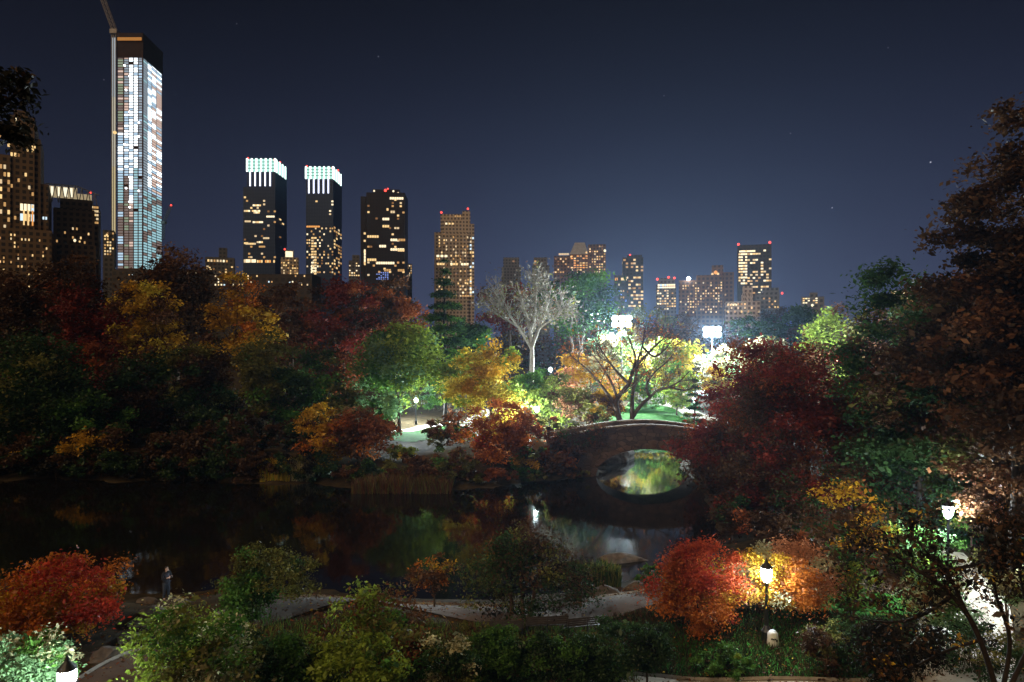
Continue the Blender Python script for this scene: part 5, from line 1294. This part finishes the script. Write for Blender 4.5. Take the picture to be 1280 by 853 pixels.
b.grid(713, 735, 319, 342, 6, 8, .55, ['o3', 'o3', 'w3', 'w2'], wf=.7).grid(736, 757, 307, 342, 7, 11, .42, WARM, wf=.6).grid(693, 712, 322, 342, 6, 6, .4, WARM).grid(698, 711, 315.5, 320, 4, 1, 1, ['h2'], wf=.95, hf=.5, dY=3)
b.lamp(756, 314, 'h3', 1.6).lamp(733, 316, 'w3', 1.2).lamp(714, 321, 'w3', 1.1)
b.done()
b = Bld('dark tower with banded warm windows and rounded top', 760, DARKB); b.mass(778, 804, 322, 30).mass(783, 802, 319, 24, 3).mass(768, 784, 344, 30, -3)
b.grid(779, 804, 323, 385, 8, 14, .36, WARM, wf=.95, hf=.5).grid(769, 784, 346, 352, 4, 1, .7, ['o3', 'w3'], dY=-3, wf=.9).grid(770, 784, 354, 386, 5, 8, .25, ['w2', 'b2', 'h2'], dY=-3).beacon(787, 319, 3, 1.1).side(778, 30, 325, 380, 4, 12, .2, WARM, -1); b.done()
b = Bld('small building with blue-white lit upper floor and red roof lights', 720, GREYB); b.mass(820, 845, 356, 24).mass(822, 843, 348, 20, 3)
b.grid(822, 844, 355, 361, 8, 2, .9, ['c3', 'h3'], wf=.9, hf=.7, dY=-.2).grid(821, 845, 362, 388, 8, 8, .45, WHITE, wf=.7).beacon(821, 349, 3, 1.3).beacon(835, 347, 3, 1.3).beacon(842, 348, 3, 1.3); b.done()
b = Bld('broad brick apartment block with uplit penthouse behind the floodlights', 640, BRICK)
b.mass(848, 870, 350, 30).mass(870, 903, 344, 34, 1).mass(888, 902, 332, 16, 6).mass(903, 916, 341, 30, 3)
b.grid(849, 903, 352, 392, 17, 12, .42, WARM, wf=.55).grid(904, 916, 344, 390, 4, 12, .12, DIM, dY=3).lamp(893, 341, 'o3', 2.4, 4).lamp(889, 343, 'w3', 1.6, 4).lamp(896, 343, 'w3', 1.6, 4)
b.lamp(861.5, 348, emat('far_searchlight', (.85, .95, 1.0), 60), 2.2, -3)
b.done()
b = Bld('dark flat-topped tower with brightest window bands on the right skyline', 700, DARKB); b.mass(922, 964, 306, 34)
b.grid(923, 934, 312, 356, 4, 12, .85, ['h3', 'h3', 'w3'], wf=.95, hf=.6).grid(934, 964, 312, 372, 9, 16, .38, ['h3', 'w3', 'w2', 'h2'], wf=.9, hf=.55).grid(924, 944, 312, 316, 5, 1, 1, ['h3'], wf=1).beacon(923, 305, 0, 1.3).beacon(962, 304, 0, 1.3); b.done()
b = Bld('low gothic topped house below the flat-topped tower', 600, LIME); b.mass(907, 950, 377, 24)
for i in range(7): b.mass(925+i*2.2, 926.2+i*2.2, 364+abs(i-3)*1.6, 3, 4, 378)
b.mass(918, 930, 358, 18, 26).grid(908, 950, 378, 392, 10, 3, .35, ['w3', 'w2', 'h2'], wf=.5).grid(908, 922, 379, 383, 4, 1, 1, ['h3', 'w3']); b.done()
b = Bld('plain pale stepped house right of the flat-topped tower', 610, GREYB); b.mass(944, 974, 366, 26).mass(952, 972, 360, 20, 3).grid(946, 974, 368, 386, 8, 5, .22, WARM).beacon(976, 367, 3, 1.0); b.done()
b = Bld('low white lit house over the trees right of the towers', 520, GREYB); b.mass(1002, 1030, 371, 20).mass(1010, 1020, 366, 10, 3).grid(1003, 1022, 372, 380, 6, 3, .7, WHITE, wf=.8).lamp(1016, 382, 'h3', 1.8); b.done()
b = Bld('rooftop house with white lit terrace peeping over the right trees', 420, GREYB); b.mass(1114, 1156, 362, 20).mass(1133, 1152, 349, 12, 3).grid(1114, 1134, 363, 368, 5, 1, .9, ['h3', 'w3'], wf=.9).grid(1134, 1152, 352, 361, 4, 2, .6, ['h2', 'c3'], wf=.95, dY=3).grid(1118, 1156, 370, 378, 8, 2, .6, WARM); b.done()
# low lit street fronts that sparkle through the trees
b = Bld('low street front sparkling through the trees below the skyscraper', 430, DARKB, name='street_front', cat='building'); b.mass(140, 250, 337, 20).grid(160, 250, 338, 352, 26, 6, .10, WHITE+['c3'], wf=.4); b.done(0)
b = Bld('low street front with lights below the twin towers', 430, DARKB, name='street_front', cat='building'); b.mass(262, 390, 343, 20).grid(264, 390, 343.5, 358, 34, 4, .16, WHITE+['c3'], wf=.45); b.done(0)

# ------------------------------------------------------------------ thin scattering volume added to put a bloom-like glow round the lamps
def glow_haze():
    m = bpy.data.materials.new('glow_haze'); m.use_nodes = True
    nt = m.node_tree; nt.nodes.clear()
    o = nt.nodes.new('ShaderNodeOutputMaterial'); v = nt.nodes.new('ShaderNodeVolumePrincipled')
    v.inputs['Color'].default_value = (.50, .70, 1.0, 1); v.inputs['Density'].default_value = .000075; v.inputs['Anisotropy'].default_value = 0.66
    nt.links.new(v.outputs[0], o.inputs['Volume'])
    mb = MB(); mb.box(-1300, 1300, -420, 1500, -4, 372)
    h = mb.build('glow_haze', m); h['kind'] = 'stuff'
    return h
glow_haze()
